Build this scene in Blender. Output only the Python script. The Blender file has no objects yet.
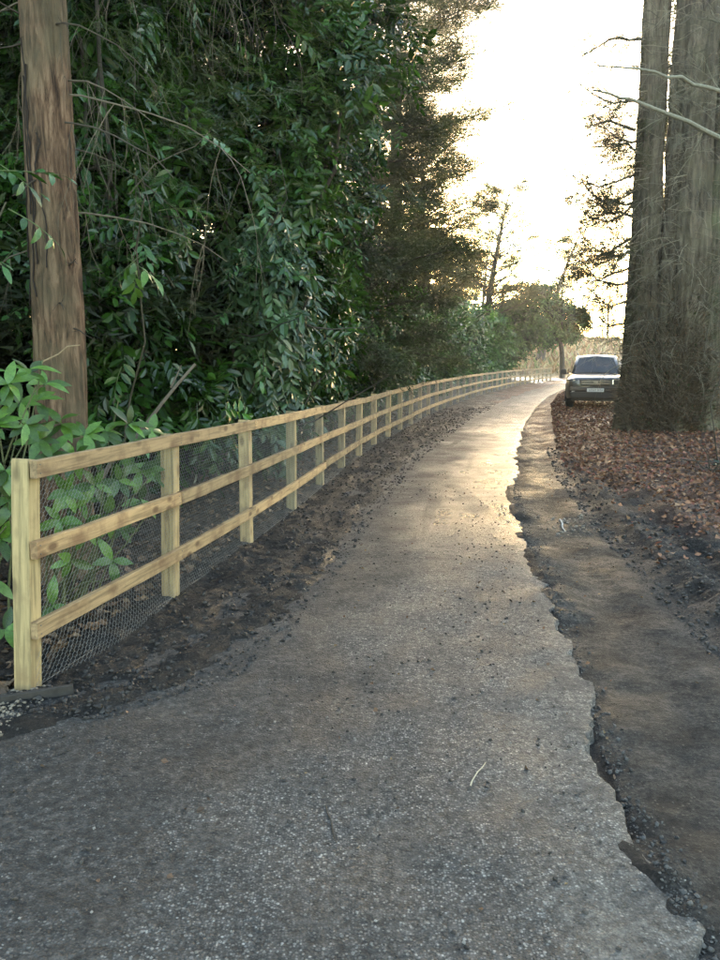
import bpy, math, random
import numpy as np
from mathutils import Vector, Matrix

# ------------------------------------------------------------------ camera, sky, sun, exposure
scene = bpy.context.scene
COL = scene.collection
R = math.radians
CAM_H, FPX, PITCH = 1.7, 800.0, math.atan(122 / 800)
cam_d = bpy.data.cameras.new('camera'); cam = bpy.data.objects.new('camera', cam_d); COL.objects.link(cam)
cam_d.sensor_fit = 'VERTICAL'; cam_d.sensor_height = 24.0; cam_d.lens = 24.0 * FPX / 960.0
cam_d.clip_start = 0.05; cam_d.clip_end = 3000
cam.location = (0, 0, CAM_H); cam.rotation_euler = (math.pi / 2 - PITCH, 0, 0)
scene.camera = cam

SUN_EL, SUN_AZ = R(7.4), R(7.0)
world = bpy.data.worlds.new('World'); scene.world = world; world.use_nodes = True
wn = world.node_tree; wn.nodes.clear()
sky = wn.nodes.new('ShaderNodeTexSky'); sky.sky_type = 'NISHITA'; sky.sun_disc = False
sky.sun_elevation = SUN_EL; sky.sun_rotation = SUN_AZ
sky.air_density = 1.0; sky.dust_density = 1.6; sky.ozone_density = 0.55; sky.altitude = 0
bg = wn.nodes.new('ShaderNodeBackground'); bg.inputs['Strength'].default_value = 0.15
wo = wn.nodes.new('ShaderNodeOutputWorld')
wn.links.new(sky.outputs[0], bg.inputs[0]); wn.links.new(bg.outputs[0], wo.inputs[0])

sun_d = bpy.data.lights.new('sun', 'SUN'); sun = bpy.data.objects.new('sun', sun_d); COL.objects.link(sun)
sun_d.energy = 2.0; sun_d.angle = R(0.5); sun_d.color = (1.0, 0.90, 0.76)
sd = Vector((math.sin(SUN_AZ) * math.cos(SUN_EL), math.cos(SUN_AZ) * math.cos(SUN_EL), math.sin(SUN_EL)))
sun.rotation_euler = sd.to_track_quat('Z', 'Y').to_euler(); sun.location = (0, 0, 30)

vs = scene.view_settings
vs.view_transform = 'Standard'; vs.look = 'None'; vs.exposure = 3.5; vs.gamma = 1.0; vs.use_curve_mapping = False
scene.cycles.use_denoising = True; scene.cycles.denoiser = 'OPENIMAGEDENOISE'; scene.cycles.denoising_input_passes = 'RGB_ALBEDO_NORMAL'; scene.cycles.denoising_prefilter = 'NONE'
scene.cycles.max_bounces = 5; scene.cycles.diffuse_bounces = 3; scene.cycles.glossy_bounces = 3
scene.cycles.transmission_bounces = 4; scene.cycles.transparent_max_bounces = 8
scene.cycles.caustics_reflective = False; scene.cycles.caustics_refractive = False

# ------------------------------------------------------------------ helpers
rng = np.random.default_rng(11)
random.seed(11)

def at(u, v, Y):
    """a place seen in direction (u, v) of the 720x960 photograph, Y metres down the drive"""
    yd = (v - 480) / FPX
    d = math.sin(PITCH) + yd * math.cos(PITCH); w = math.cos(PITCH) - yd * math.sin(PITCH)
    t = Y / w
    return np.array([(u - 360) / FPX * t, Y, CAM_H - d * t])

def _hash(ix, iy, seed):
    h = (ix * 374761393 + iy * 668265263 + seed * 974711) & 0xFFFFFFFF
    h = ((h ^ (h >> 13)) * 1274126177) & 0xFFFFFFFF
    return ((h ^ (h >> 16)) & 0xFFFF) / 65535.0

def vnoise(x, y, seed=0):
    x = np.asarray(x, float); y = np.asarray(y, float)
    ix = np.floor(x).astype(np.int64); iy = np.floor(y).astype(np.int64)
    fx = x - ix; fy = y - iy
    fx = fx * fx * (3 - 2 * fx); fy = fy * fy * (3 - 2 * fy)
    a = _hash(ix, iy, seed); b = _hash(ix + 1, iy, seed); c = _hash(ix, iy + 1, seed); d = _hash(ix + 1, iy + 1, seed)
    return (a * (1 - fx) + b * fx) * (1 - fy) + (c * (1 - fx) + d * fx) * fy

def fbm(x, y, octv=4, seed=0):
    s = 0; a = 0.5; t = 0
    for i in range(octv):
        s = s + a * vnoise(np.asarray(x) * 2 ** i, np.asarray(y) * 2 ** i, seed + i * 17); t += a; a *= 0.5
    return s / t * 2 - 1

def sstep(e0, e1, x):
    t = np.clip((np.asarray(x, float) - e0) / (e1 - e0), 0, 1); return t * t * (3 - 2 * t)

def mesh_np(name, V, Fs, col=None, smooth=False):
    V = np.ascontiguousarray(V, np.float32)
    if not isinstance(Fs, (list, tuple)): Fs = [Fs]
    Fs = [np.asarray(f, np.int32) for f in Fs if len(f)]
    me = bpy.data.meshes.new(name)
    me.vertices.add(len(V)); me.vertices.foreach_set('co', V.ravel())
    nl = sum(f.size for f in Fs); npoly = sum(len(f) for f in Fs)
    me.loops.add(nl); me.polygons.add(npoly)
    me.loops.foreach_set('vertex_index', np.concatenate([f.ravel() for f in Fs]))
    st = []; o = 0
    for f in Fs:
        k = f.shape[1]; st.append(o + np.arange(len(f), dtype=np.int32) * k); o += f.size
    me.polygons.foreach_set('loop_start', np.concatenate(st))
    me.polygons.foreach_set('use_smooth', np.full(npoly, bool(smooth)))
    me.update(calc_edges=True); me.validate()
    if col is not None:
        col = np.asarray(col, np.float32)
        if col.shape[1] == 3: col = np.concatenate([col, np.ones((len(col), 1), np.float32)], 1)
        ca = me.color_attributes.new('Col', 'FLOAT_COLOR', 'POINT'); ca.data.foreach_set('color', np.ascontiguousarray(col).ravel())
    return me

class MB:
    """collects pieces of ONE mesh"""
    def __init__(s): s.V = []; s.F = {}; s.C = []; s.n = 0
    def add(s, V, Fs, c=None):
        V = np.asarray(V, float)
        if not isinstance(Fs, (list, tuple)): Fs = [Fs]
        for f in Fs:
            f = np.asarray(f, np.int64)
            if len(f): s.F.setdefault(f.shape[1], []).append(f + s.n)
        s.V.append(V); s.n += len(V)
        if c is not None:
            c = np.asarray(c, float)
            if c.ndim == 1: c = np.tile(c[None, :3], (len(V), 1))
            s.C.append(c[:, :3])
        else: s.C.append(np.ones((len(V), 3)) * 0.5)
        return s
    def tube(s, P, r, sides=6, c=None, cap=True):
        P = np.asarray(P, float); n = len(P); r = np.broadcast_to(np.asarray(r, float), (n,))
        T = np.gradient(P, axis=0); T /= np.linalg.norm(T, axis=1)[:, None] + 1e-9
        ref = np.array([0, 0, 1.0]) if abs(T[0][2]) < 0.9 else np.array([1.0, 0, 0])
        A = np.cross(T, ref); A /= np.linalg.norm(A, axis=1)[:, None] + 1e-9
        B = np.cross(T, A)
        th = np.arange(sides) / sides * 2 * math.pi
        V = P[:, None, :] + r[:, None, None] * (np.cos(th)[None, :, None] * A[:, None, :] + np.sin(th)[None, :, None] * B[:, None, :])
        i, j = np.meshgrid(np.arange(n - 1), np.arange(sides), indexing='ij'); j2 = (j + 1) % sides
        F = np.stack([i * sides + j, i * sides + j2, (i + 1) * sides + j2, (i + 1) * sides + j], -1).reshape(-1, 4)
        Fs = [F]
        if cap and sides > 2:
            Fs.append(np.array([list(range(sides))[::-1], [(n - 1) * sides + k for k in range(sides)]]))
        return s.add(V.reshape(-1, 3), Fs, c)
    def box(s, c0, size, rotz=0, c=None, taper=None):
        x, y, z = np.asarray(size, float) / 2
        V = np.array([[-x, -y, -z], [x, -y, -z], [x, y, -z], [-x, y, -z], [-x, -y, z], [x, -y, z], [x, y, z], [-x, y, z]])
        if taper is not None: V[4:, 0] *= taper[0]; V[4:, 1] *= taper[1]
        if rotz:
            ca, sa = math.cos(rotz), math.sin(rotz); V = np.stack([V[:, 0] * ca - V[:, 1] * sa, V[:, 0] * sa + V[:, 1] * ca, V[:, 2]], 1)
        F = [[3, 2, 1, 0], [4, 5, 6, 7], [0, 1, 5, 4], [1, 2, 6, 5], [2, 3, 7, 6], [3, 0, 4, 7]]
        return s.add(V + np.asarray(c0, float), np.array(F), c)
    def mesh(s, name, smooth=False):
        return mesh_np(name, np.concatenate(s.V), [np.concatenate(f) for f in s.F.values()], np.concatenate(s.C), smooth)

def obj(name, me, mat, parent=None, loc=(0, 0, 0), rot=(0, 0, 0), scale=(1, 1, 1), kind=None, bevel=0):
    if isinstance(me, MB): me = me.mesh(name)
    o = bpy.data.objects.new(name, me); COL.objects.link(o)
    if mat is not None and len(me.materials) == 0: me.materials.append(mat)
    o.location = loc; o.rotation_euler = rot; o.scale = scale
    if parent is not None: o.parent = parent
    if kind: o['kind'] = kind
    if bevel:
        b = o.modifiers.new('bevel', 'BEVEL'); b.width = bevel; b.segments = 2; b.limit_method = 'ANGLE'
    return o

def tag(o, label, cat, group=None):
    o['label'] = label; o['category'] = cat
    if group: o['group'] = group
    return o

def thing(name, label, cat, loc=(0, 0, 0), rotz=0, group=None, scale=1):
    o = bpy.data.objects.new(name, None); COL.objects.link(o); o.empty_display_size = 0.2
    o.location = loc; o.rotation_euler = (0, 0, rotz); o.scale = (scale,) * 3 if np.isscalar(scale) else scale
    return tag(o, label, cat, group)

def copy_tree(o, parent=None):
    c = o.copy(); COL.objects.link(c); c.parent = parent
    for ch in list(o.children): copy_tree(ch, c)
    return c

def unit(v):
    v = np.asarray(v, float); return v / (np.linalg.norm(v, axis=-1, keepdims=True) + 1e-9)

def frames(D, up, roll=None):
    D = unit(D); S = np.cross(np.broadcast_to(up, D.shape), D); S = unit(S); N = np.cross(D, S)
    if roll is not None:
        c = np.cos(roll)[:, None]; s = np.sin(roll)[:, None]; S, N = S * c + N * s, N * c - S * s
    return np.stack([D, S, N], -1)

def scatter(tV, tF, tC, M, loc, scl, col):
    """copies of a small template (leaf, sprig, stone) as arrays; tC = per-vertex brightness"""
    n = len(loc); k = len(tV)
    V = np.einsum('nij,kj->nki', M, tV) * np.asarray(scl).reshape(-1, 1, 1) + loc[:, None, :]
    Fs = [(f[None] + (np.arange(n) * k)[:, None, None]).reshape(-1, f.shape[1]) for f in tF]
    C = col[:, None, :] * tC[None, :, None] if tC.ndim == 1 else col[:, None, :] * tC[None]
    return V.reshape(-1, 3), Fs, C.reshape(-1, 3)

def randdir(n):
    return unit(rng.normal(size=(n, 3)))

# ------------------------------------------------------------------ materials
def newmat(name):
    m = bpy.data.materials.new(name); m.use_nodes = True; nt = m.node_tree; nt.nodes.clear()
    out = nt.nodes.new('ShaderNodeOutputMaterial'); p = nt.nodes.new('ShaderNodeBsdfPrincipled')
    nt.links.new(p.outputs[0], out.inputs[0]); return m, nt, p, out

def N(nt, t, **kw):
    n = nt.nodes.new(t)
    for k, v in kw.items():
        if k in n.inputs: n.inputs[k].default_value = v
        else: setattr(n, k, v)
    return n

def noise(nt, vec, scale, detail=4, rough=0.55, dist=0.0):
    n = N(nt, 'ShaderNodeTexNoise', Scale=scale, Detail=detail, Roughness=rough, Distortion=dist)
    if vec is not None: nt.links.new(vec, n.inputs['Vector'])
    return n.outputs[0]

def mapping(nt, scale, rot=(0, 0, 0), coord='Object'):
    tc = N(nt, 'ShaderNodeTexCoord'); mp = N(nt, 'ShaderNodeMapping')
    mp.inputs['Scale'].default_value = scale; mp.inputs['Rotation'].default_value = rot
    nt.links.new(tc.outputs[coord], mp.inputs[0]); return mp.outputs[0]

def ramp(nt, fac, stops):
    r = N(nt, 'ShaderNodeValToRGB'); e = r.color_ramp.elements
    while len(e) < len(stops): e.new(0.5)
    for el, (p, c) in zip(e, stops):
        el.position = p; el.color = (*c, 1) if not np.isscalar(c) else (c, c, c, 1)
    nt.links.new(fac, r.inputs[0]); return r.outputs[0]

def mix(nt, fac, a, b, mode='MIX'):
    m = N(nt, 'ShaderNodeMix', data_type='RGBA', blend_type=mode)
    for i, x in ((0, fac), (6, a), (7, b)):
        if hasattr(x, 'links'): nt.links.new(x, m.inputs[i])
        elif i == 0: m.inputs[0].default_value = x
        else: m.inputs[i].default_value = (*x, 1) if not np.isscalar(x) else (x, x, x, 1)
    return m.outputs[2]

def math_(nt, op, a, b=0.0):
    m = N(nt, 'ShaderNodeMath', operation=op)
    for i, x in ((0, a), (1, b)):
        if hasattr(x, 'links'): nt.links.new(x, m.inputs[i])
        else: m.inputs[i].default_value = x
    return m.outputs[0]

def bump(nt, p, h, strength=0.5, dist=0.02, normal=None):
    b = N(nt, 'ShaderNodeBump', Strength=strength, Distance=dist); nt.links.new(h, b.inputs['Height'])
    if normal is not None: nt.links.new(normal, b.inputs['Normal'])
    nt.links.new(b.outputs[0], p.inputs['Normal']); return b.outputs[0]

def mat_plain(name, col, rough=0.5, metal=0.0, spec=0.5, var=0.15, scale=20, coat=0):
    m, nt, p, o = newmat(name); v = mapping(nt, (1, 1, 1))
    f = noise(nt, v, scale)
    nt.links.new(mix(nt, f, tuple(np.array(col) * (1 - var)), tuple(np.array(col) * (1 + var))), p.inputs['Base Color'])
    p.inputs['Roughness'].default_value = rough; p.inputs['Metallic'].default_value = metal
    p.inputs['Specular IOR Level'].default_value = spec; p.inputs['Coat Weight'].default_value = coat
    return m

def mat_leaf(name, rough=0.35, trans=0.25, spec=0.5, tint=(1, 1, 1), spots=False):
    m, nt, p, out = newmat(name)
    a = N(nt, 'ShaderNodeVertexColor', layer_name='Col')
    c = a.outputs[0]
    v = mapping(nt, (1, 1, 1))
    c = mix(nt, 1.0, c, ramp(nt, noise(nt, v, 9, 3), [(0.3, 0.75), (0.7, 1.25)]), 'MULTIPLY')
    oi = N(nt, 'ShaderNodeObjectInfo')
    c = mix(nt, 1.0, c, ramp(nt, oi.outputs['Random'], [(0.0, (0.75, 0.8, 0.75)), (1.0, (1.2, 1.15, 1.1))]), 'MULTIPLY')
    if spots:
        vo = N(nt, 'ShaderNodeTexVoronoi', Scale=110.0); nt.links.new(v, vo.inputs['Vector'])
        s = ramp(nt, vo.outputs['Distance'], [(0.14, 1.0), (0.24, 0.0)])
        s = math_(nt, 'MULTIPLY', s, ramp(nt, noise(nt, v, 30, 2), [(0.45, 0.0), (0.6, 0.8)]))
        c = mix(nt, s, c, (0.34, 0.38, 0.12))
    nt.links.new(c, p.inputs['Base Color'])
    p.inputs['Roughness'].default_value = rough; p.inputs['Specular IOR Level'].default_value = spec
    tr = N(nt, 'ShaderNodeBsdfTranslucent'); nt.links.new(mix(nt, 1.0, c, (1.5, 1.6, 0.6), 'MULTIPLY'), tr.inputs[0])
    ms = N(nt, 'ShaderNodeMixShader'); ms.inputs[0].default_value = trans
    nt.links.new(p.outputs[0], ms.inputs[1]); nt.links.new(tr.outputs[0], ms.inputs[2]); nt.links.new(ms.outputs[0], out.inputs[0])
    return m

def mat_bark(name, dark, mid, light, moss=None, sc=1.0, bstr=0.7):
    m, nt, p, o = newmat(name)
    v = mapping(nt, (7 * sc, 7 * sc, 1.1 * sc)); v2 = mapping(nt, (1, 1, 1))
    f1 = noise(nt, v, 3.0, 8, 0.65, 0.6)
    c = ramp(nt, f1, [(0.36, dark), (0.5, mid), (0.63, light)])
    if moss: c = mix(nt, ramp(nt, noise(nt, v2, 2.2, 5), [(0.42, 0.0), (0.62, 0.75)]), c, moss)
    c = mix(nt, 1.0, c, ramp(nt, noise(nt, v2, 1.3, 4), [(0.35, 0.6), (0.65, 1.25)]), 'MULTIPLY')
    nt.links.new(c, p.inputs['Base Color']); p.inputs['Roughness'].default_value = 0.85
    p.inputs['Specular IOR Level'].default_value = 0.25
    bump(nt, p, f1, bstr, 0.03); return m

def mat_vcol(name, rough=0.8, spec=0.3, bumpsc=60, bstr=0.3):
    m, nt, p, o = newmat(name)
    a = N(nt, 'ShaderNodeVertexColor', layer_name='Col'); v = mapping(nt, (1, 1, 1))
    f = noise(nt, v, bumpsc, 4)
    nt.links.new(mix(nt, 1.0, a.outputs[0], ramp(nt, f, [(0.25, 0.7), (0.75, 1.25)]), 'MULTIPLY'), p.inputs['Base Color'])
    p.inputs['Roughness'].default_value = rough; p.inputs['Specular IOR Level'].default_value = spec
    bump(nt, p, f, bstr, 0.01); return m

def mat_wood(name, axis, base, dark, green=0.0, end=False):
    m, nt, p, o = newmat(name)
    oi = N(nt, 'ShaderNodeObjectInfo'); tc = N(nt, 'ShaderNodeTexCoord')
    ad = N(nt, 'ShaderNodeVectorMath', operation='ADD'); nt.links.new(tc.outputs['Object'], ad.inputs[0])
    rv = N(nt, 'ShaderNodeVectorMath', operation='SCALE'); rv.inputs[0].default_value = (17.0, 9.0, 13.0)
    nt.links.new(oi.outputs['Random'], rv.inputs['Scale']); nt.links.new(rv.outputs[0], ad.inputs[1])
    def mp(s):
        q = N(nt, 'ShaderNodeMapping'); q.inputs['Scale'].default_value = s; nt.links.new(ad.outputs[0], q.inputs[0]); return q.outputs[0]
    s = [28, 28, 28]; s[axis] = 1.6
    g = noise(nt, mp(s), 1.6, 6, 0.6, 0.4)
    c = ramp(nt, g, [(0.38, tuple(np.array(base) * 0.62)), (0.5, base), (0.63, tuple(np.array(base) * 1.22))])
    # knots and stain patches
    s2 = [9, 9, 9]; s2[axis] = 4.2
    vo = N(nt, 'ShaderNodeTexVoronoi', Scale=1.0, Randomness=1.0); nt.links.new(mp(s2), vo.inputs['Vector'])
    c = mix(nt, ramp(nt, vo.outputs['Distance'], [(0.12, 0.85), (0.26, 0.0)]), c, dark)
    st = noise(nt, mp((4, 4, 4)), 1.2, 5, 0.6)
    c = mix(nt, ramp(nt, st, [(0.47, 0.0), (0.66, 0.75)]), c, tuple(np.array(dark) * 1.6))
    if green: c = mix(nt, ramp(nt, noise(nt, mp((2, 2, 2)), 1.0, 3), [(0.35, green), (0.75, 0.0)]), c, (0.30, 0.34, 0.17))
    c = mix(nt, 1.0, c, ramp(nt, oi.outputs['Random'], [(0.0, (0.70, 0.72, 0.74)), (1.0, (1.2, 1.13, 1.05))]), 'MULTIPLY')
    nt.links.new(c, p.inputs['Base Color']); p.inputs['Roughness'].default_value = 0.72; p.inputs['Specular IOR Level'].default_value = 0.3
    bump(nt, p, g, 0.35, 0.004); return m

M_laurel = mat_leaf('laurel_leaf', 0.27, 0.16, 0.42)
M_spotted = mat_leaf('spotted_leaf', 0.34, 0.22, 0.5, spots=True)
M_needle = mat_leaf('needle', 0.55, 0.30, 0.3)
M_dead = mat_vcol('dry_leaf', 0.65, 0.35)
M_barkred = mat_bark('bark_reddish', (0.022, 0.013, 0.008), (0.115, 0.066, 0.038), (0.23, 0.145, 0.088), (0.12, 0.095, 0.055), 1.3, 1.0)
M_barkgrey = mat_bark('bark_grey', (0.04, 0.031, 0.022), (0.105, 0.083, 0.058), (0.18, 0.15, 0.105), (0.105, 0.092, 0.056), 0.6)
M_barkbrown = mat_bark('bark_brown', (0.035, 0.027, 0.019), (0.085, 0.068, 0.047), (0.14, 0.115, 0.08), (0.085, 0.09, 0.045), 0.8)
M_barkdark = mat_bark('bark_dark', (0.02, 0.016, 0.012), (0.05, 0.042, 0.032), (0.09, 0.078, 0.06), None, 1.2)
M_twig = mat_vcol('twig', 0.8, 0.25, 30)
M_stone = mat_vcol('stone', 0.7, 0.4, 90)
M_clod = mat_vcol('clod', 0.6, 0.4, 50, 0.6)
M_rail = mat_wood('rail_wood', 0, (0.31, 0.218, 0.115), (0.080, 0.045, 0.024))
M_post = mat_wood('post_wood', 2, (0.385, 0.285, 0.145), (0.13, 0.085, 0.045), 0.15)

# ------------------------------------------------------------------ layout curves (x as a function of y)
_L = np.array([(-2.6, -6), (-2.6, 1.0), (-2.2, 2.6), (-1.54, 3.2), (-1.1, 3.7), (-0.67, 4.1), (-0.43, 4.7), (-0.16, 6.3), (0.23, 8.9), (1.01, 13.4), (3.05, 22.2), (6.6, 34.5), (12.2, 51.0), (17.6, 64), (25, 80), (36, 100)])
_Rr = np.array([(1.0, -6), (0.95, 2.0), (0.99, 2.4), (1.0, 2.7), (1.05, 3.0), (1.08, 3.4), (1.16, 3.9), (1.20, 4.5), (1.36, 5.5), (1.43, 6.0), (1.6, 7.8), (1.98, 10.3), (2.95, 14.9), (4.2, 20.5), (6.5, 29.4), (8.8, 37.4), (12.9, 49.4), (19.4, 64), (27, 80), (38, 100)])
_O = np.array([(2.0, -6), (2.05, 3), (2.2, 4.7), (2.38, 6.6), (2.6, 8.9), (2.9, 11.2), (3.6, 14.9), (4.85, 20.5), (6.9, 29.4), (9.1, 37.4), (13.2, 49.4), (19.8, 64), (27.4, 80), (38.4, 100)])
_Fn = np.array([(-2.3, -6), (-2.0, 2.5), (-1.72, 4.0), (-1.36, 5.6), (-1.06, 7.18), (-0.78, 8.8), (-0.55, 10.6), (-0.33, 12.0), (-0.06, 13.7), (0.24, 15.55), (0.92, 18.8), (1.98, 23.7), (2.95, 27.6), (4.5, 33.4), (6.2, 39.0), (9.0, 47.5), (13.0, 57.5), (16.6, 66.0), (25, 84)])
fL = lambda y: np.interp(y, _L[:, 1], _L[:, 0])
fR = lambda y: np.interp(y, _Rr[:, 1], _Rr[:, 0])
fO = lambda y: np.interp(y, _O[:, 1], _O[:, 0])
fF = lambda y: np.interp(y, _Fn[:, 1], _Fn[:, 0])

def ground_h(x, y):
    x = np.asarray(x, float); y = np.asarray(y, float)
    dl = fL(y) + 0.18 * fbm(y * 0.9, x * 0.9, 3, 5) - x              # >0 left of the drive
    dr = x - fR(y)                                                   # >0 right of the drive
    do = x - fO(y)
    n1 = fbm(x * 1.6, y * 1.6, 5, 1); n2 = fbm(x * 7, y * 7, 4, 2); n3 = fbm(x * 0.25, y * 0.25, 3, 3)
    z = np.full(np.broadcast(x, y).shape, -0.07)
    # left mud verge climbing over the edge of the drive
    up = sstep(-0.35, 0.35, dl)
    rut = np.sin(dl * 16 + 1.5 * n1) * 0.5 + 0.5
    left = -0.07 + up * 0.092 + up * (0.022 * n1 + 0.020 * n2 + 0.02 * fbm(x * 19, y * 19, 3, 4) - 0.02 * rut) + sstep(0.6, 3.0, dl) * 0.05
    z = np.where(x < (fL(y) + fR(y)) / 2, left, z)
    # right: worn strip, then churned mud, then litter bank
    strip = -0.052 + 0.016 * n1 + 0.012 * n2 + 0.006 * fbm(x * 19, y * 19, 3, 4) + 0.02 * sstep(0.2, 0.9, dr) - 0.022 * np.exp(-((dr - 0.45 - 0.06 * n1) / 0.13) ** 2) * (1 + 0.25 * np.sin(y * 70 + 9 * n1) * n2) - 0.016 * np.exp(-((dr - 0.85 - 0.06 * n1) / 0.10) ** 2) + sstep(7.5, 11, y) * (0.035 * sstep(0, 0.25, dr))
    ru = np.sin(do * 9 + 2.0 * n1)
    churn = 0.03 + 0.07 * n1 + 0.06 * n2 + 0.02 * fbm(x * 19, y * 19, 3, 4) + 0.03 * ru
    bank = 0.06 + 0.10 * sstep(0.8, 5, do) + 0.03 * n2
    k = sstep(0.0, 0.35, do); kb = sstep(0.9, 2.2, do + 0.5 * n1 + 0.10 * (y - 8))
    right = strip * (1 - k) + k * (churn * (1 - kb) + bank * kb)
    nn = np.clip(2.6 * fbm(x * 1.1 + 9, y * 1.7, 4, 6), 0, 1) * (1 - sstep(18, 26, y))
    sp = nn * np.exp(-(np.maximum(dr, 0) / .22) ** 2) * sstep(-.30 * nn - .02, .03, dr)
    z = np.where(dr > 0, right + sp * .062, z + sp * .086)
    z = z + sp * .012 * n2
    z = z + n3 * 0.15 * sstep(3, 12, np.maximum(dl, do))
    # far bank of bracken beyond the end of the drive
    z = z + 3.6 * sstep(74, 104, y + 0.0 * x) * sstep(-40, 5, x - 0.1 * y)
    return z

# ------------------------------------------------------------------ ground sheet
def axis_pts(lo, hi, fine, g, far0, far1):
    a = list(np.arange(lo, hi, fine)); s = fine; x = a[-1]
    while x < far1: s *= g; x += s; a.append(x)
    s = fine; x = lo; b = []
    while x > far0: s *= g; x -= s; b.append(x)
    return np.array(b[::-1] + a)
gx = axis_pts(-2.6, 3.4, 0.03, 1.055, -600, 600)
gy = axis_pts(1.8, 7.0, 0.03, 1.028, -300, 1500)
GX, GY = np.meshgrid(gx, gy)
GZ = ground_h(GX, GY)
nx, ny = len(gx), len(gy)
i, j = np.meshgrid(np.arange(ny - 1), np.arange(nx - 1), indexing='ij')
GF = np.stack([i * nx + j, i * nx + j + 1, (i + 1) * nx + j + 1, (i + 1) * nx + j], -1).reshape(-1, 4)
def lerp3(a, b, t): return a * (1 - t[..., None]) + np.asarray(b, float) * t[..., None]
n1 = fbm(GX * 0.9, GY * 0.9, 4, 21); n2 = fbm(GX * 4, GY * 4, 4, 22)
c = np.zeros(GX.shape + (3,)) + np.array([0.0115, 0.0105, 0.0095])                      # black wet mud
dO = GX - fO(GY); dR = GX - fR(GY); dF = fF(GY) - GX
c = lerp3(c, (0.029, 0.026, 0.023), np.clip(0.5 + 0.9 * n2, 0, 1) * 0.6)
strip = (sstep(-0.05, 0.12, dR) * (1 - sstep(-0.15, 0.15, dO + 0.2 * n1)))
c = lerp3(c, (0.044, 0.040, 0.035), strip * np.clip(0.6 + 0.9 * n2, 0, 1))            # worn compacted strip
lit = sstep(0.5, 1.3, dO + 0.7 * n1 + 0.12 * (GY - 7.5))
c = lerp3(c, (0.075, 0.038, 0.024), lit)                                              # leaf mould
wood_f = sstep(0.0, 0.5, dF + 0.2 * n1)
c = lerp3(c, (0.050, 0.036, 0.024), wood_f * np.clip(0.7 + n2, 0, 1))                  # forest floor
far = sstep(66, 76, GY + 3 * n1) * sstep(-8, 0, GX - 0.12 * GY)
c = lerp3(c, (0.30, 0.21, 0.095), far)                                                # dry bracken and grass
gm = mesh_np('ground', np.stack([GX, GY, GZ], -1).reshape(-1, 3), GF, c.reshape(-1, 3), True)

def mat_ground():
    m, nt, p, o = newmat('ground_soil')
    a = N(nt, 'ShaderNodeVertexColor', layer_name='Col'); v = mapping(nt, (1, 1, 1))
    n_f = noise(nt, v, 46, 9, 0.78); n_m = noise(nt, v, 7, 9, 0.70); n_l = noise(nt, v, 1.3, 7, .65)
    c = mix(nt, 1.0, a.outputs[0], ramp(nt, n_f, [(0.38, 0.35), (0.5, 0.95), (0.62, 2.0)]), 'MULTIPLY')
    c = mix(nt, 1.0, c, ramp(nt, n_m, [(0.36, 0.5), (0.64, 1.5)]), 'MULTIPLY')
    vo = N(nt, 'ShaderNodeTexVoronoi', Scale=70.0); nt.links.new(v, vo.inputs['Vector'])
    sp = N(nt, 'ShaderNodeSeparateColor'); nt.links.new(vo.outputs['Color'], sp.inputs[0])
    g = math_(nt, 'MULTIPLY', ramp(nt, sp.outputs[0], [(0.86, 0.0), (0.9, 0.8)]), ramp(nt, vo.outputs['Distance'], [(0.25, 1.0), (0.45, 0.0)]))
    c = mix(nt, g, c, (0.10, 0.092, 0.08))
    nt.links.new(c, p.inputs['Base Color'])
    nt.links.new(ramp(nt, n_l, [(0.35, 0.48), (0.62, 0.85)]), p.inputs['Roughness']); p.inputs['Specular IOR Level'].default_value = 0.24
    h = math_(nt, 'ADD', math_(nt, 'MULTIPLY', n_f, 0.5), n_m)
    bump(nt, p, h, 1.0, 0.05); return m
ground = obj('ground', gm, mat_ground(), kind='structure')

# ------------------------------------------------------------------ driveway: worn tarmac with a broken right edge
dy = axis_pts(1.7, 6.0, 0.022, 1.022, -6, 98)
nc = 110
tt = np.linspace(0, 1, nc) ** 0.9
lx = fL(dy) - 0.7
rx = fR(dy) + 0.055 * fbm(dy * 1.5, dy * 0, 3, 31) - 0.10 * np.clip(fbm(dy * 2.1, dy * 0 + 5, 2, 28) - .25, 0, 1) * (1 - sstep(10, 16, dy)) + 0.045 * fbm(dy * 7, dy * 0 + 3, 2, 32) * (1 - sstep(12, 25, dy)) + 0.03 * (np.abs(fbm(dy * 16, dy * 0 + 7, 2, 30)) - .3) * (1 - sstep(8, 14, dy)) + 0.012 * fbm(dy * 34, dy * 0 + 9, 2, 29)
DX = lx[:, None] + (rx - lx)[:, None] * tt[None, :]; DY = np.repeat(dy[:, None], nc, 1)
DZ = 0.004 * fbm(DX * 2, DY * 2, 4, 33) + 0.003 * fbm(DX * 12, DY * 12, 3, 34) - 0.012 * np.clip(fbm(DX * 0.7, DY * 0.7, 3, 35), 0, 1)
DZ -= 0.008 * sstep(0.10, 0.0, (rx[:, None] - DX))                                    # worn down towards the edge
jit = 0.012 * fbm(DX[:, -1:] * 30, DY[:, -1:] * 30, 2, 36)
DX = np.concatenate([DX, DX[:, -1:] + 0.012 + jit], 1); DY = np.concatenate([DY, DY[:, -1:]], 1)
DZ = np.concatenate([DZ, np.full((len(dy), 1), -0.12)], 1); nc += 1
far_rise = 3.6 * sstep(74, 104, DY); DZ = DZ + far_rise
i, j = np.meshgrid(np.arange(len(dy) - 1), np.arange(nc - 1), indexing='ij')
DF = np.stack([i * nc + j, i * nc + j + 1, (i + 1) * nc + j + 1, (i + 1) * nc + j], -1).reshape(-1, 4)
tl = (DX - fL(DY)) / np.maximum(fR(DY) - fL(DY), 0.2)
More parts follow.
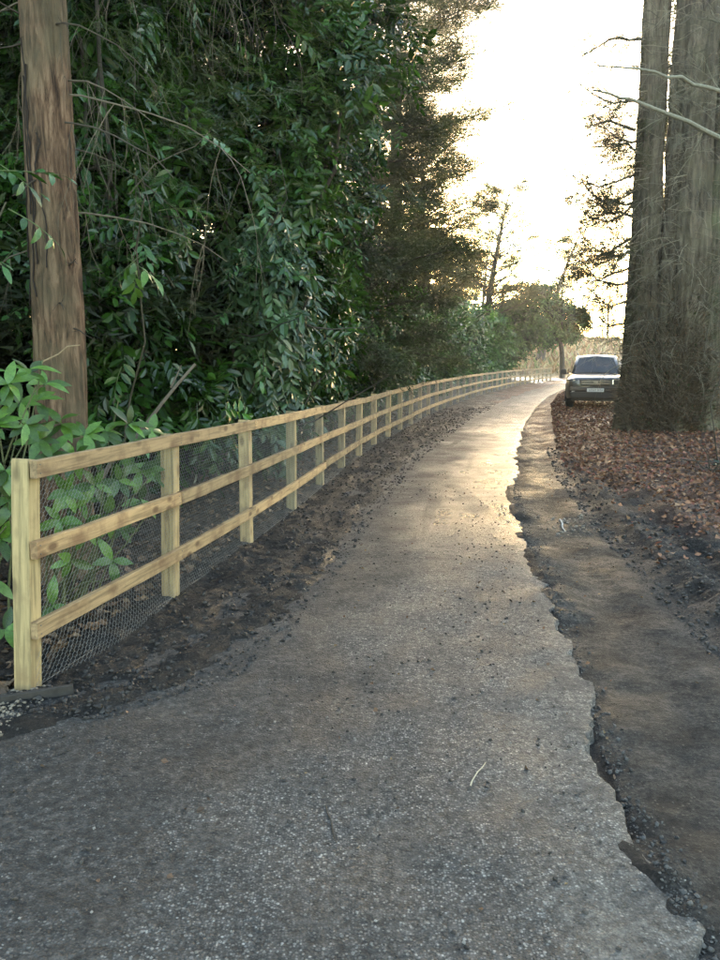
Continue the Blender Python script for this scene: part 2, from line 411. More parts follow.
mudf = np.clip(1.15 * sstep(0.55, 0.02, tl + 0.38 * fbm(DX * 1.2, DY * 0.8, 4, 37)) + 0.45 * sstep(0.1, 0.5, fbm(DX * 2.2, DY * 0.9, 4, 38)) + 0.6 * sstep(0.12, 0.45, fbm((DX - fL(DY)) * 7, DY * 0.45, 4, 42)) * sstep(0.75, 0.15, tl), 0, 1)
dust = sstep(0.80, 0.97, tl + 0.25 * fbm(DX * 2.5, DY * 1.2, 3, 39)) * (0.35 + 0.65 * sstep(0.05, 0.5, fbm(DX * 1.5 + 5, DY * 0.8, 3, 40)))
pale = sstep(5.5, 9.5, DY + 2.5 * fbm(DX, DY * 0.6, 3, 41)) * (1 - mudf) * (1 - .75 * sstep(16, 26, DY))
dcol = np.stack([mudf, dust, pale], -1).reshape(-1, 3)
dm = mesh_np('driveway', np.stack([DX, DY, DZ], -1).reshape(-1, 3), DF, dcol, True)
def mat_tarmac():
    m, nt, p, o = newmat('tarmac')
    a = N(nt, 'ShaderNodeVertexColor', layer_name='Col'); v = mapping(nt, (1, 1, 1))
    s = N(nt, 'ShaderNodeSeparateColor'); nt.links.new(a.outputs[0], s.inputs[0])
    mud, dustm, palem = s.outputs
    n_f = noise(nt, v, 140, 4, 0.6); n_m = noise(nt, v, 11, 6, 0.6); n_l = noise(nt, v, 1.4, 5, 0.6)
    base = ramp(nt, n_f, [(0.4, (0.022, 0.021, 0.020)), (0.6, (0.056, 0.054, 0.050))])
    hs = []
    def chips(sc, thr, colr, base, size):
        vo = N(nt, 'ShaderNodeTexVoronoi', Scale=sc, Randomness=1.0); nt.links.new(v, vo.inputs['Vector'])
        cs = N(nt, 'ShaderNodeSeparateColor'); nt.links.new(vo.outputs['Color'], cs.inputs[0])
        sh = ramp(nt, vo.outputs['Distance'], [(size, 1.0), (size + 0.14, 0.0)])
        pick = ramp(nt, cs.outputs[0], [(thr, 0.0), (thr + 0.03, 1.0)])
        f = math_(nt, 'MULTIPLY', sh, pick); hs.append(sh)
        cc = mix(nt, cs.outputs[1], tuple(np.array(colr) * 0.5), tuple(np.array(colr) * 1.35))
        return mix(nt, f, base, cc), f
    vo = N(nt, 'ShaderNodeTexVoronoi', Scale=105.0, Randomness=1.0); nt.links.new(v, vo.inputs['Vector'])
    cs = N(nt, 'ShaderNodeSeparateColor'); nt.links.new(vo.outputs['Color'], cs.inputs[0])
    stone = ramp(nt, cs.outputs[0], [(0.0, (0.034, 0.032, 0.029)), (0.45, (0.075, 0.070, 0.063)), (0.8, (0.15, 0.14, 0.125)), (1.0, (0.29, 0.275, 0.245))])
    gap = ramp(nt, vo.outputs['Distance'], [(0.32, 1.0), (0.62, 0.0)]); hs.append(gap)
    base = mix(nt, gap, base, stone)
    base, f2 = chips(58.0, 0.80, (0.19, 0.18, 0.16), base, 0.26)
    base = mix(nt, math_(nt, 'MULTIPLY', palem, 0.45), base, mix(nt, n_f, (0.052, 0.049, 0.045), (0.108, 0.103, 0.095)))
    base = mix(nt, math_(nt, 'MULTIPLY', dustm, 0.75), base, mix(nt, n_f, (0.085, 0.078, 0.067), (0.16, 0.148, 0.128)))
    mk = math_(nt, 'MULTIPLY', mud, ramp(nt, n_m, [(0.28, 0.35), (0.6, 1.0)]))
    base = mix(nt, math_(nt, 'MULTIPLY', mk, 0.9), base, mix(nt, n_f, (0.012, 0.011, 0.010), (0.034, 0.031, 0.028)))
    # crumbs of earth
    base = mix(nt, ramp(nt, n_m, [(0.66, 0.0), (0.74, 0.8)]), base, (0.020, 0.0165, 0.013))
    n_p = noise(nt, v, 3.1, 9, 0.72, 0.4); n_h = noise(nt, v, 26, 7, 0.75)
    dirt = math_(nt, 'MULTIPLY', ramp(nt, n_p, [(0.50, 0.0), (0.58, 0.85)]), ramp(nt, n_h, [(0.40, 0.25), (0.55, 1.0)]))
    base = mix(nt, dirt, base, mix(nt, n_h, (0.022, 0.0195, 0.017), (0.074, 0.067, 0.059)))
    base = mix(nt, 1.0, base, ramp(nt, n_h, [(0.38, 0.42), (0.5, 1.0), (0.62, 1.75)]), 'MULTIPLY')
    base = mix(nt, 1.0, base, ramp(nt, n_l, [(0.3, 0.8), (0.7, 1.2)]), 'MULTIPLY')
    nt.links.new(base, p.inputs['Base Color'])
    rg = ramp(nt, noise(nt, v, 2.3, 5, 0.65), [(0.35, 0.50), (0.62, 0.75)])
    wet = math_(nt, 'MULTIPLY', palem, ramp(nt, noise(nt, v, 0.9, 4, 0.6), [(0.36, 1.0), (0.60, 0.45)]))
    nt.links.new(mix(nt, wet, rg, 0.17), p.inputs['Roughness'])
    p.inputs['Specular IOR Level'].default_value = 0.34
    h = math_(nt, 'ADD', math_(nt, 'MULTIPLY', hs[1], 0.3), math_(nt, 'MULTIPLY', hs[0], 0.3))
    h = math_(nt, 'ADD', h, math_(nt, 'MULTIPLY', n_m, 0.8))
    h = math_(nt, 'ADD', h, math_(nt, 'MULTIPLY', n_h, 1.8))
    bump(nt, p, h, 0.9, 0.008); return m
drive = obj('driveway', dm, mat_tarmac(), kind='structure')

def drive_h(x, y): return 0.004 * fbm(x * 2, y * 2, 4, 33) - 0.012 * np.clip(fbm(x * 0.7, y * 0.7, 3, 35), 0, 1)
def top_h(x, y):
    x = np.asarray(x, float); y = np.asarray(y, float)
    g = ground_h(x, y); inside = (x > fL(y) - 0.7) & (x < fR(y) - 0.02)
    return np.where(inside, np.maximum(g, drive_h(x, y)), g)

# ------------------------------------------------------------------ stones, clods
def ico_stone(seed, n=0):
    r = np.random.default_rng(seed); t = (1 + 5 ** 0.5) / 2
    V = np.array([(-1, t, 0), (1, t, 0), (-1, -t, 0), (1, -t, 0), (0, -1, t), (0, 1, t), (0, -1, -t), (0, 1, -t), (t, 0, -1), (t, 0, 1), (-t, 0, -1), (-t, 0, 1)]) / 1.9
    F = np.array([(0, 11, 5), (0, 5, 1), (0, 1, 7), (0, 7, 10), (0, 10, 11), (1, 5, 9), (5, 11, 4), (11, 10, 2), (10, 7, 6), (7, 1, 8), (3, 9, 4), (3, 4, 2), (3, 2, 6), (3, 6, 8), (3, 8, 9), (4, 9, 5), (2, 4, 11), (6, 2, 10), (8, 6, 7), (9, 8, 1)])
    V = V * (1 + r.uniform(-0.28, 0.28, (12, 1))) * np.array([1.15, 0.9, 0.65]); return V, [F]
OCT = (np.array([(1, 0, 0), (-.9, .2, 0), (0.1, 1, 0), (-.1, -.8, 0), (0, .1, .6), (0, 0, -.6)]), [np.array([(0, 2, 4), (2, 1, 4), (1, 3, 4), (3, 0, 4), (2, 0, 5), (1, 2, 5), (3, 1, 5), (0, 3, 5)])])

def stuff_stones(name, X, Y, S, colA, colB, label, cat, tmpl, mat, sink=0.3):
    mb = MB(); n = len(X); k = 3
    for q in range(k):
        sel = np.arange(q, n, k)
        if not len(sel): continue
        tV, tF = tmpl(q); yaw = rng.uniform(0, 6.28, len(sel)); D = np.stack([np.cos(yaw), np.sin(yaw), rng.normal(0, .25, len(sel))], 1)
        M = frames(D, (0, 0, 1.0), rng.normal(0, .4, len(sel)))
        loc = np.stack([X[sel], Y[sel], top_h(X[sel], Y[sel]) + S[sel] * (0.6 - sink)], 1)
        t = rng.uniform(0, 1, (len(sel), 1)); colr = np.array(colA) * (1 - t) + np.array(colB) * t
        mb.add(*scatter(tV, tF, np.ones(len(tV)), M, loc, S[sel], colr))
    return tag(obj(name, mb, mat, kind='stuff'), label, cat)

n = 3500
Y = 1.9 + 7 * rng.uniform(0, 1, n) ** 1.7; X = fL(Y) - 0.2 + (fR(Y) - fL(Y) + 0.3) * rng.uniform(0, 1, n); S = 0.0025 + 0.006 * rng.uniform(0, 1, n) ** 3
stuff_stones('loose_grit', X, Y, S, (0.06, 0.055, 0.048), (0.22, 0.205, 0.18), 'loose pale grit scattered over the near tarmac', 'grit', lambda q: OCT, M_stone)
n = 3000
Y = 2.0 + 11 * rng.uniform(0, 1, n) ** 1.5; k = rng.uniform(0, 1, n) ** 1.5; X = fL(Y) - .1 + (fR(Y) - fL(Y)) * k; S = 0.003 + 0.009 * rng.uniform(0, 1, n) ** 4
kp = fbm(X * 1.5, Y * .8, 3, 44) > -.05; X, Y, S = X[kp], Y[kp], S[kp]
stuff_stones('mud_specks', X, Y, S, (0.014, 0.012, 0.010), (0.05, 0.042, 0.034), 'specks of dark mud dropped on the tarmac', 'mud', ico_stone, M_clod)
n = 260
Y = 2.2 + 10 * rng.uniform(0, 1, n) ** 1.3; X = fL(Y) - .2 + (fO(Y) + .3 - fL(Y)) * rng.uniform(0, 1, n) ** .8
LITTER_BITS = (X, Y)
n = 2600
Y = 2.0 + 9 * rng.uniform(0, 1, n) ** 1.5; X = fR(Y) + 0.03 + np.abs(rng.normal(0, .07, n)) - .03; S = 0.0025 + 0.010 * rng.uniform(0, 1, n) ** 5
stuff_stones('tarmac_crumbs', X, Y, S, (0.018, 0.017, 0.016), (0.085, 0.08, 0.072), 'broken crumbs of tarmac along the ragged right edge of the drive', 'grit', ico_stone, M_stone)
n = 160
Y = 8.1 + .35 * rng.normal(0, 1, n); X = fO(Y) - .28 + rng.normal(0, .22, n); S = 0.006 + 0.016 * rng.uniform(0, 1, n) ** 3
stuff_stones('stone_chips', X, Y, S, (0.06, 0.052, 0.042), (0.24, 0.21, 0.17), 'scatter of pale stone chips on the worn strip right of the tarmac', 'stones', ico_stone, M_stone)
n = 2600
Y = 3.0 + 0.95 * rng.uniform(0, 1, n); X = -1.62 - 0.75 * rng.uniform(0, 1, n) ** 0.8 + 0.10 * (Y - 3.5); S = 0.004 + 0.009 * rng.uniform(0, 1, n) ** 2
stuff_stones('gravel', X, Y, S, (0.06, 0.05, 0.038), (0.24, 0.195, 0.14), 'patch of pale tan gravel in front of the end post', 'gravel', ico_stone, M_stone, 0.45)
n = 11000
Y = 3.6 + 24 * rng.uniform(0, 1, n) ** 1.6; k = rng.uniform(0, 1, n); X = fF(Y) - 0.25 + (fL(Y) + 0.25 - fF(Y)) * k; S = (0.003 + 0.017 * rng.uniform(0, 1, n) ** 5) * (0.8 + 0.03 * Y)
stuff_stones('mud_clods', X, Y, S, (0.012, 0.010, 0.009), (0.036, 0.031, 0.026), 'dark clods of churned earth along the foot of the fence', 'mud', ico_stone, M_clod)
n = 6000
Y = 3.5 + 12 * rng.uniform(0, 1, n) ** 1.4; X = fO(Y) - 0.1 + rng.uniform(0, 1, n) ** 1.5 * 2.6; S = (0.004 + 0.018 * rng.uniform(0, 1, n) ** 5) * (0.9 + 0.03 * Y)
stuff_stones('mud_crumbs', X, Y, S, (0.014, 0.012, 0.010), (0.045, 0.038, 0.031), 'churned muddy clods between the worn strip and the leaves', 'mud', ico_stone, M_clod)

# ------------------------------------------------------------------ fallen leaves
def leaf_card(L=1.0, w=0.6, curl=0.25):
    V = np.array([(0, 0, 0), (.45 * L, w / 2, curl * .7), (L, 0, curl * .5), (.45 * L, -w / 2, curl * .8), (.5 * L, 0, 0), (.2 * L, w * .3, .05), (.2 * L, -w * .3, .08)])
    V[:, 0] -= L / 2
    F = [np.array([(0, 4, 5), (5, 4, 1), (1, 4, 2), (2, 4, 3), (3, 4, 6), (6, 4, 0)])]; return V, F
def litter(name, X, Y, S, cols, label, cat, lift=0.012):
    mb = MB(); n = len(X)
    for q in range(4):
        sel = np.arange(q, n, 4); m = len(sel); tV, tF = leaf_card(1, rng.uniform(.5, .8), rng.uniform(.1, .5))
        yaw = rng.uniform(0, 6.28, m); D = np.stack([np.cos(yaw), np.sin(yaw), rng.normal(0, .35, m)], 1); M = frames(D, (0, 0, 1.0), rng.normal(0, .5, m))
        loc = np.stack([X[sel], Y[sel], top_h(X[sel], Y[sel]) + rng.uniform(.2, 1, m) * lift + S[sel] * .1], 1)
        cc = np.array(cols)[rng.integers(0, len(cols), m)] * rng.uniform(.6, 1.3, (m, 1))
        mb.add(*scatter(tV, tF, np.ones(7), M, loc, S[sel], cc))
    return tag(obj(name, mb, M_dead, kind='stuff'), label, cat)
n = 42000
Y = 6.5 + 34 * rng.uniform(0, 1, n) ** 1.5; X = fO(Y) + 0.1 + 12 * rng.uniform(0, 1, n) ** 1.3
keep = rng.uniform(0, 1, n) < sstep(0.55, 1.5, (X - fO(Y)) + 0.7 * fbm(X * .9, Y * .9, 4, 21) + 0.12 * (Y - 7.5)) + 0.05
X, Y = X[keep], Y[keep]; S = rng.uniform(.05, .105, len(X)) * np.interp(Y, [6, 14], [.65, 1.0])
litter('leaf_litter', X, Y, S, [(.18, .08, .042), (.22, .105, .055), (.13, .062, .036), (.26, .135, .075), (.20, .075, .05), (.09, .05, .034), (.25, .15, .085)], 'red-brown fallen leaves carpeting the ground around the great trunk', 'leaves')
litter('leaf_fragments', *LITTER_BITS, rng.uniform(.012, .035, 260), [(.14, .08, .045), (.20, .14, .07), (.08, .05, .03)], 'small brown leaf fragments trodden into the drive', 'leaves', .004)
n = 9000
Y = 3.2 + 22 * rng.uniform(0, 1, n) ** 1.3; X = fF(Y) - 0.1 - 4 * rng.uniform(0, 1, n) ** 1.4; S = rng.uniform(.04, .10, n)
litter('woodland_litter', X, Y, S, [(.08, .05, .03), (.12, .07, .04), (.05, .035, .022), (.15, .10, .06)], 'dull brown dead leaves under the laurels behind the fence', 'leaves')

# ------------------------------------------------------------------ fence
ys = np.arange(3.96, 62, 0.01); xs = fF(ys); xs = np.convolve(np.pad(xs, 150, mode='reflect', reflect_type='odd'), np.ones(301) / 301, 'valid')
xs += (-1.73 - xs[0]) * np.exp(-(ys - 3.96) / 2)
s = np.concatenate([[0], np.cumsum(np.hypot(np.diff(xs), np.diff(ys)))]); BAY = 1.69
npost = int(s[-1] // BAY) + 1
PX = np.interp(np.arange(npost) * BAY, s, xs); PY = np.interp(np.arange(npost) * BAY, s, ys)
PH = np.interp(PY, [4, 9, 14, 80], [1.2, 1.1, 1.0, 1.0])
TX = np.gradient(PX); TY = np.gradient(PY); tn = np.hypot(TX, TY); TX /= tn; TY /= tn
PLEAN = np.zeros(npost); PLEAN[:3] = (.062, .026, .010)     # the end post leans a little towards the drive
fence = thing('post_and_rail_fence', 'new timber post and three-rail fence lined with wire netting along the drive', 'fence', (PX[0], PY[0], 0))
F0 = np.array([PX[0], PY[0], 0.0])
PW = 0.098
def post_mesh(h, seed):
    r = np.random.default_rng(seed); mb = MB(); w = PW / 2
    b = 0.004; zt = h * 0.963 + 0.05
    prof = np.array([(-w + b, -w), (w - b, -w), (w, -w + b), (w, w - b), (w - b, w), (-w + b, w), (-w, w - b), (-w, -w + b)])
    rings = []
    for z, sc in ((-0.25, 1), (0.3, 1.0 + r.normal(0, .006)), (0.75 * h, 1.0), (zt - 0.012, 1.0), (zt, 0.9)):
        off = r.normal(0, .0012, 2); zz = np.full(8, z)
        if z == zt: zz = z + prof[:, 0] * -0.12
        rings.append(np.column_stack([prof * sc + off, zz]))
    V = np.concatenate(rings); Fq = [(a * 8 + k, a * 8 + (k + 1) % 8, a * 8 + 8 + (k + 1) % 8, a * 8 + 8 + k) for a in range(4) for k in range(8)]
    return mb.add(V, [np.array(Fq), np.array([[32 + k for k in range(8)]])])
for q in range(npost):
    ang = math.atan2(TY[q], TX[q])
    obj('post', post_mesh(PH[q], q).mesh('post'), M_post, fence, (PX[q] - F0[0], PY[q] - F0[1], 0), (PLEAN[q] / 1.0 + R(random.gauss(0, .35)), R(random.gauss(0, .35)), ang))
M_nail = mat_plain('nail_steel', (.16, .15, .14), .5, .8)
# rails: 38 x 88 mm boards nailed to the drive side of the posts
RT, RH = 0.038, 0.088
def rail(q0, q1, frac, first):
    qs = list(range(q0, q1 + 1)); off = PW / 2 + RT / 2 + 0.004
    pts = []
    for q in qs:
        o_ = off + PLEAN[q] * PH[q] * frac; pts.append((PX[q] + TY[q] * o_, PY[q] - TX[q] * o_, PH[q] * frac + random.gauss(0, .006)))
    P = np.array(pts)
    d = unit(P[-1] - P[0]); P[0] = P[0] - d * ((PW / 2 + 0.002) if first else -0.003); 
    if not first: P[0] += 0
    P[-1] = P[-1] - d * 0.003
    # local frame along the board so grain follows it
    ang = math.atan2(d[1], d[0]); ca, sa = math.cos(-ang), math.sin(-ang); Lc = P - P[0]
    Lx = Lc[:, 0] * ca - Lc[:, 1] * sa; Ly = Lc[:, 0] * sa + Lc[:, 1] * ca; Lz = Lc[:, 2]
    xsub = np.linspace(0, Lx[-1], 9); yy = np.interp(xsub, Lx, Ly); zz = np.interp(xsub, Lx, Lz) + np.random.default_rng(q0 * 7 + int(frac * 10)).normal(0, .0012, 9)
    b = 0.003; t, h = RT / 2, RH / 2
    prof = np.array([(-t + b, -h), (t - b, -h), (t, -h + b), (t, h - b), (t - b, h), (-t + b, h), (-t, h - b), (-t, -h + b)])
    V = np.concatenate([np.column_stack([np.full(8, x), y + prof[:, 0], z + prof[:, 1]]) for x, y, z in zip(xsub, yy, zz)])
    Fq = np.array([(a * 8 + k, a * 8 + 8 + k, a * 8 + 8 + (k + 1) % 8, a * 8 + (k + 1) % 8) for a in range(8) for k in range(8)])
    me = mesh_np('rail', V, [Fq, np.array([[7, 6, 5, 4, 3, 2, 1, 0][::-1], [64 + k for k in range(8)][::-1]])])
    ro = obj('rail', me, M_rail, fence, tuple(P[0] - F0), (0, 0, ang))
    if q0 < 6:
        for q in range(len(qs)):
            xn = min(max(Lx[q], .03), Lx[-1] - .03)
            for dz in (-.022, .022):
                mb = MB(); mb.tube(np.array([(xn, -t - .0025 + np.interp(xn, Lx, Ly), np.interp(xn, Lx, Lz) + dz), (xn, -t + .004 + np.interp(xn, Lx, Ly), np.interp(xn, Lx, Lz) + dz)]), .0042, 6, (.12, .11, .10)); obj('nail', mb, M_nail, ro)
for frac, st in ((0.963, 0), (0.615, 1), (0.272, 0)):
    q = 0
    while q < npost - 1:
        q1 = min(q + (1 if (q == 0 and st) else 2), npost - 1); rail(q, q1, frac, q == 0); q = q1
# galvanised hexagonal wire netting, one panel per bay
def netting_mesh(w, h, flare):
    cw, ch, tw = 0.036, 0.040, 0.012
    E = []
    ncx = int(w / cw); nr = int(h / (ch / 2 + 0.0)); rowh = h / nr
    for r_ in range(nr):
        z0 = r_ * rowh; z1 = z0 + rowh; o = (r_ % 2) * 0.5
        for cxi in range(ncx):
            xa = (cxi + o) * cw; xb = xa + cw / 2; xc = xa + cw
            zm = z0 + rowh * 0.42
            if xc > w + 1e-6: continue
            E.append(((xa, z0), (xa, zm))); E.append(((xa, zm), (xb, z1))); E.append(((xc, zm), (xb, z1)))
    E.append(((0, h), (w, h))); E.append(((0, 0), (w, 0)))
    E = np.array(E); 
    def P3(p):
        x, z = p[:, 0], p[:, 1]
        y = 0.010 * np.sin(x / w * math.pi) * fbm(x * 3, z * 3, 2, 61) - flare * sstep(0.30, 0.0, z) * np.sin(np.clip(x / w, 0, 1) * math.pi)
        xx = x + 0.004 * fbm(x * 12, z * 12, 2, 62); return np.column_stack([xx, y, z])
    A, B = P3(E[:, 0]), P3(E[:, 1]); d = unit(B - A); s1 = unit(np.cross(d, np.array([0.2, 1.0, 0.1]))); s2 = np.cross(d, s1); r = 0.00062
    ring = [r * s1, r * (-0.5 * s1 + 0.866 * s2), r * (-0.5 * s1 - 0.866 * s2)]
    V = np.stack([A + ring[0], A + ring[1], A + ring[2], B + ring[0], B + ring[1], B + ring[2]], 1)
    base = (np.arange(len(E)) * 6)[:, None, None]; f = np.array([(0, 1, 4, 3), (1, 2, 5, 4), (2, 0, 3, 5)])
    return mesh_np('wire_netting', V.reshape(-1, 3), (f[None] + base).reshape(-1, 4))
M_wire = mat_plain('galvanised_wire', (0.22, 0.22, 0.22), 0.45, 0.6, 0.5, 0.2, 8)
net0 = netting_mesh(BAY, 1.0, 0.09); net1 = netting_mesh(BAY, 1.0, 0.02)
for q in range(npost - 1):
    off = PW / 2 + 0.002; ln = (PLEAN[q] + PLEAN[q + 1]) / 2 * PH[q]
    a = np.array([PX[q] + TY[q] * off, PY[q] - TX[q] * off]); b = np.array([PX[q + 1] + TY[q + 1] * off, PY[q + 1] - TX[q + 1] * off])
    d = b - a
    obj('wire_netting', net0 if q == 0 else net1, M_wire, fence, (a[0] - F0[0], a[1] - F0[1], 0.012), (ln / PH[q], 0, math.atan2(d[1], d[0])), (np.hypot(*d) / BAY, 1, PH[q] * 0.955))

# ------------------------------------------------------------------ foliage templates
def leaf_lo():
    V = np.array([(0, 0, 0), (.32, .20, .04), (.32, -.20, .04), (.70, .19, .01), (.70, -.19, .01), (1, 0, -.08), (.5, 0, -.035)])
    F = [np.array([(0, 6, 1), (1, 6, 3), (3, 6, 5), (5, 6, 4), (4, 6, 2), (2, 6, 0)])]; return V, F
def leaf_hi(L=1.0, w=0.36, bend=0.25, fold=0.10, seed=0):
    t = np.array([0, .12, .3, .5, .7, .87, 1.0]); ww = np.array([.02, .42, .86, 1.0, .84, .45, 0.0]) * w / 2
    r = np.random.default_rng(seed); V = []
    for a, b in zip(t, ww):
        z = -bend * a * a; f = fold * b / (w / 2) * .5 * w; wob = r.normal(0, .012)
        V += [(a, b, z + f + wob), (a, 0, z), (a, -b, z + f - wob)]
    V = np.array(V) * L; F = []
    for k in range(6):
        a = k * 3; F += [(a, a + 1, a + 4, a + 3), (a + 1, a + 2, a + 5, a + 4)]
    return V, [np.array(F)]
LO = leaf_lo()

def laurel_sprig(seed, nleaf=11, L=0.42, ls=0.135):
    r = np.random.default_rng(seed); mb = MB()
    bend = r.uniform(-.3, .1)
    axis = lambda t: np.array([L * t, 0.05 * math.sin(t * 3 + seed), bend * L * t * t])
    P = np.array([axis(t) for t in np.linspace(0, 1, 4)]); mb.tube(P, np.linspace(.004, .0015, 4), 3, (0.9, 0.9, 0.5), False)
    for k in range(nleaf):
        t = 0.12 + 0.88 * k / (nleaf - 1); p = axis(t); sd_ = 1 if k % 2 else -1
        if k == nleaf - 1: D = np.array([1, 0.1 * sd_, -.1])
        else: D = np.array([math.cos(.85), sd_ * math.sin(.85), r.normal(-.25, .3)])
        M = frames(D[None], np.array([[r.normal(0, .25), r.normal(0, .25), 1]]))
        V, F, C = scatter(LO[0], LO[1], np.ones(7), M, p[None], [ls * r.uniform(.7, 1.15)], np.full((1, 3), r.uniform(.65, 1.3)))
        mb.add(V, F, C)
    return np.concatenate(mb.V), [np.concatenate(f) for f in mb.F.values()], np.concatenate(mb.C)
LSPR = [laurel_sprig(k, (11, 9, 7, 12, 8)[k], (.42, .36, .30, .46, .34)[k], (.135, .15, .165, .12, .11)[k]) for k in range(5)]

def needle_spray(seed, nn=30, L=1.0, nl=0.16, nw=0.03, flat=True):
    r = np.random.default_rng(seed); V = []; F = []
    # a side-branching twig
    twigs = [(np.zeros(3), np.array([1, 0, 0.0]), 1.0)]
    for k in range(4):
        t = .15 + .18 * k; sd_ = 1 if k % 2 else -1
        twigs.append((np.array([t, 0, 0]), unit(np.array([.75, sd_ * .65, r.normal(0, .12)])), .5 - .07 * k))
    for (o, d, l) in twigs:
        m = max(4, int(nn * l * .55))
        for q in range(m):
            p = o + d * l * (q + .5) / m; a = r.uniform(0, 6.28) if not flat else (0 if q % 2 else math.pi) + r.normal(0, .5)
            sdv = np.cross(d, [0, 0, 1.0]); e = unit(d * .7 + math.cos(a) * sdv + math.sin(a) * np.array([0, 0, 1.0]))
            w = unit(np.cross(e, r.normal(size=3))) * nw / 2; b = len(V); ln = nl * r.uniform(.7, 1.2)
            V += [p - w * .6, p + w * .6, p + e * ln + w * .3]; F.append((b, b + 1, b + 2))
        b = len(V); w = np.cross(d, [0, 0, 1.0]) * .012
        V += [o - w, o + w, o + d * l]; F.append((b, b + 1, b + 2))
    V = np.array(V) * L; C = np.ones(len(V)); return V, [np.array(F)], C

NSPR = [needle_spray(k, 26) for k in range(3)]
NSPR_F = [needle_spray(k + 9, 16, nl=.22, nw=.07) for k in range(3)]

def lobes_points(lobes, n, shell=0.55, clumps=60, cl_sd=0.28):
    """points + outward normals spread in clumps through the outer volume of ellipsoid lobes"""
    w = np.array([l[1][0] * l[1][1] + l[1][1] * l[1][2] + l[1][0] * l[1][2] for l in lobes]); w = w / w.sum(); P = []; Nn = []
    for (c0, rad), f in zip(lobes, w):
        m = max(4, int(n * f)); cl = max(4, int(clumps * f))
        cd = randdir(cl); cr = rng.uniform(shell, 1.0, cl)
        ids = rng.integers(0, cl, m); loose = rng.uniform(0, 1, m) < .3
        d = unit(cd[ids] + rng.normal(0, cl_sd, (m, 3))); rr = cr[ids] + rng.normal(0, .08, m)
        d2 = randdir(m); d[loose] = d2[loose]; rr[loose] = rng.uniform(shell * .7, 1.02, loose.sum())
        p = d * rr[:, None] * np.array(rad); P.append(p + np.array(c0)); Nn.append(unit(d / np.array(rad)))
    P = np.concatenate(P); Nn = np.concatenate(Nn); return P, Nn

def foliage(P, Nn, sprigs, size, colA, colB, droop=0.5, jitter=0.5, face=0.6, zmin=0.1):
    keep = P[:, 2] > zmin; P, Nn = P[keep], Nn[keep]; mb = MB(); k = len(sprigs); n = len(P)
    tone = np.clip(0.5 + 0.5 * fbm(P[:, 0] * 1.1 + P[:, 1] * .7, P[:, 2] * 1.1, 3, 71) * 1.4 + rng.normal(0, .2, n), 0, 1)
    for q in range(k):
        sel = np.arange(q, n, k); m = len(sel); tV, tF, tC = sprigs[q]
        D = Nn[sel] * .8 + rng.normal(0, jitter, (m, 3)); D[:, 2] -= droop
        up = Nn[sel] * face + np.array([0, 0, 1.0]) * (1 - face * .5) + rng.normal(0, .3, (m, 3))
        M = frames(D, up); col = np.array(colA) * (1 - tone[sel, None]) + np.array(colB) * tone[sel, None]
        col = col * rng.uniform(.75, 1.25, (m, 1))
        mb.add(*scatter(tV, tF, tC, M, P[sel] - D / np.linalg.norm(D, axis=1)[:, None] * np.mean(size) * .3, rng.uniform(size[0], size[1], m), col))
    return mb

def wander(p0, p1, n=8, amp=0.15, seed=0):
    r = np.random.default_rng(seed); t = np.linspace(0, 1, n)[:, None]; P = np.array(p0) * (1 - t) + np.array(p1) * t
    L = np.linalg.norm(np.array(p1) - np.array(p0)); off = np.cumsum(r.normal(0, amp * L / n, (n, 3)), 0); off -= off[0] ; off = off * (1 - t * .3)
    return P + off

G_DK, G_LT = (0.008, 0.023, 0.004), (0.042, 0.105, 0.014)
G_HANG = (0.030, 0.062, 0.030)

def laurel(name, label, base, lobes, nsprig, stems=6, seed=0, size=(.95, 1.5), droop=.35, leafpart=0, colA=G_DK, colB=G_LT, clumps=70):
    """a laurel bush: stems, foliage, and its largest leaves one by one. lobes are in world metres"""
    bz = float(top_h(base[0], base[1])); root = thing(name, label, 'shrub', (base[0], base[1], bz)); B = np.array([base[0], base[1], bz])
    P, Nn = lobes_points([(np.array(c0) - B, r_) for c0, r_ in lobes], nsprig, clumps=clumps)
    obj('foliage', foliage(P, Nn, LSPR, size, colA, colB, droop), M_laurel, root)
    r = np.random.default_rng(seed)
    for k in range(stems):
        c0, rad = lobes[k % len(lobes)]; tgt = np.array(c0) - B + r.normal(0, .35, 3) * np.array(rad)
        s0 = np.array([r.normal(0, .25), r.normal(0, .25), -.1]); mb = MB()
        pts = wander(s0, tgt, 9, .35, seed * 31 + k); mb.tube(pts, np.linspace(.045, .012, 9) * r.uniform(.7, 1.2), 6, (0.05, 0.042, 0.032))
        for b in range(5):
            i0 = r.integers(3, 8); e = pts[i0] + r.normal(0, .6, 3) + np.array([0, 0, .3]); mb.tube(wander(pts[i0], e, 5, .3, seed + k * 9 + b), np.linspace(.012, .004, 5), 4, (0.05, 0.042, 0.032))
        obj('stem', mb, M_twig, root)
    if leafpart:
        # sprigs on the side that faces the drive: every leaf is a piece of its own
        cpos = np.array([0, 0, CAM_H]) - B; vis = np.where(((Nn * unit(cpos - P)).sum(1) > .55) & (P[:, 2] > .5))[0]
        sc = np.linalg.norm(P[vis] - cpos, axis=1); vis = vis[np.argsort(sc)][: leafpart * 4]; vis = r.permutation(vis)[:leafpart]
        for k in vis: sprig_parts(root, P[k] + Nn[k] * .12, unit(Nn[k] + r.normal(0, .4, 3) + np.array([0, 0, -.35])), 8, .36, .14, r)
    return root

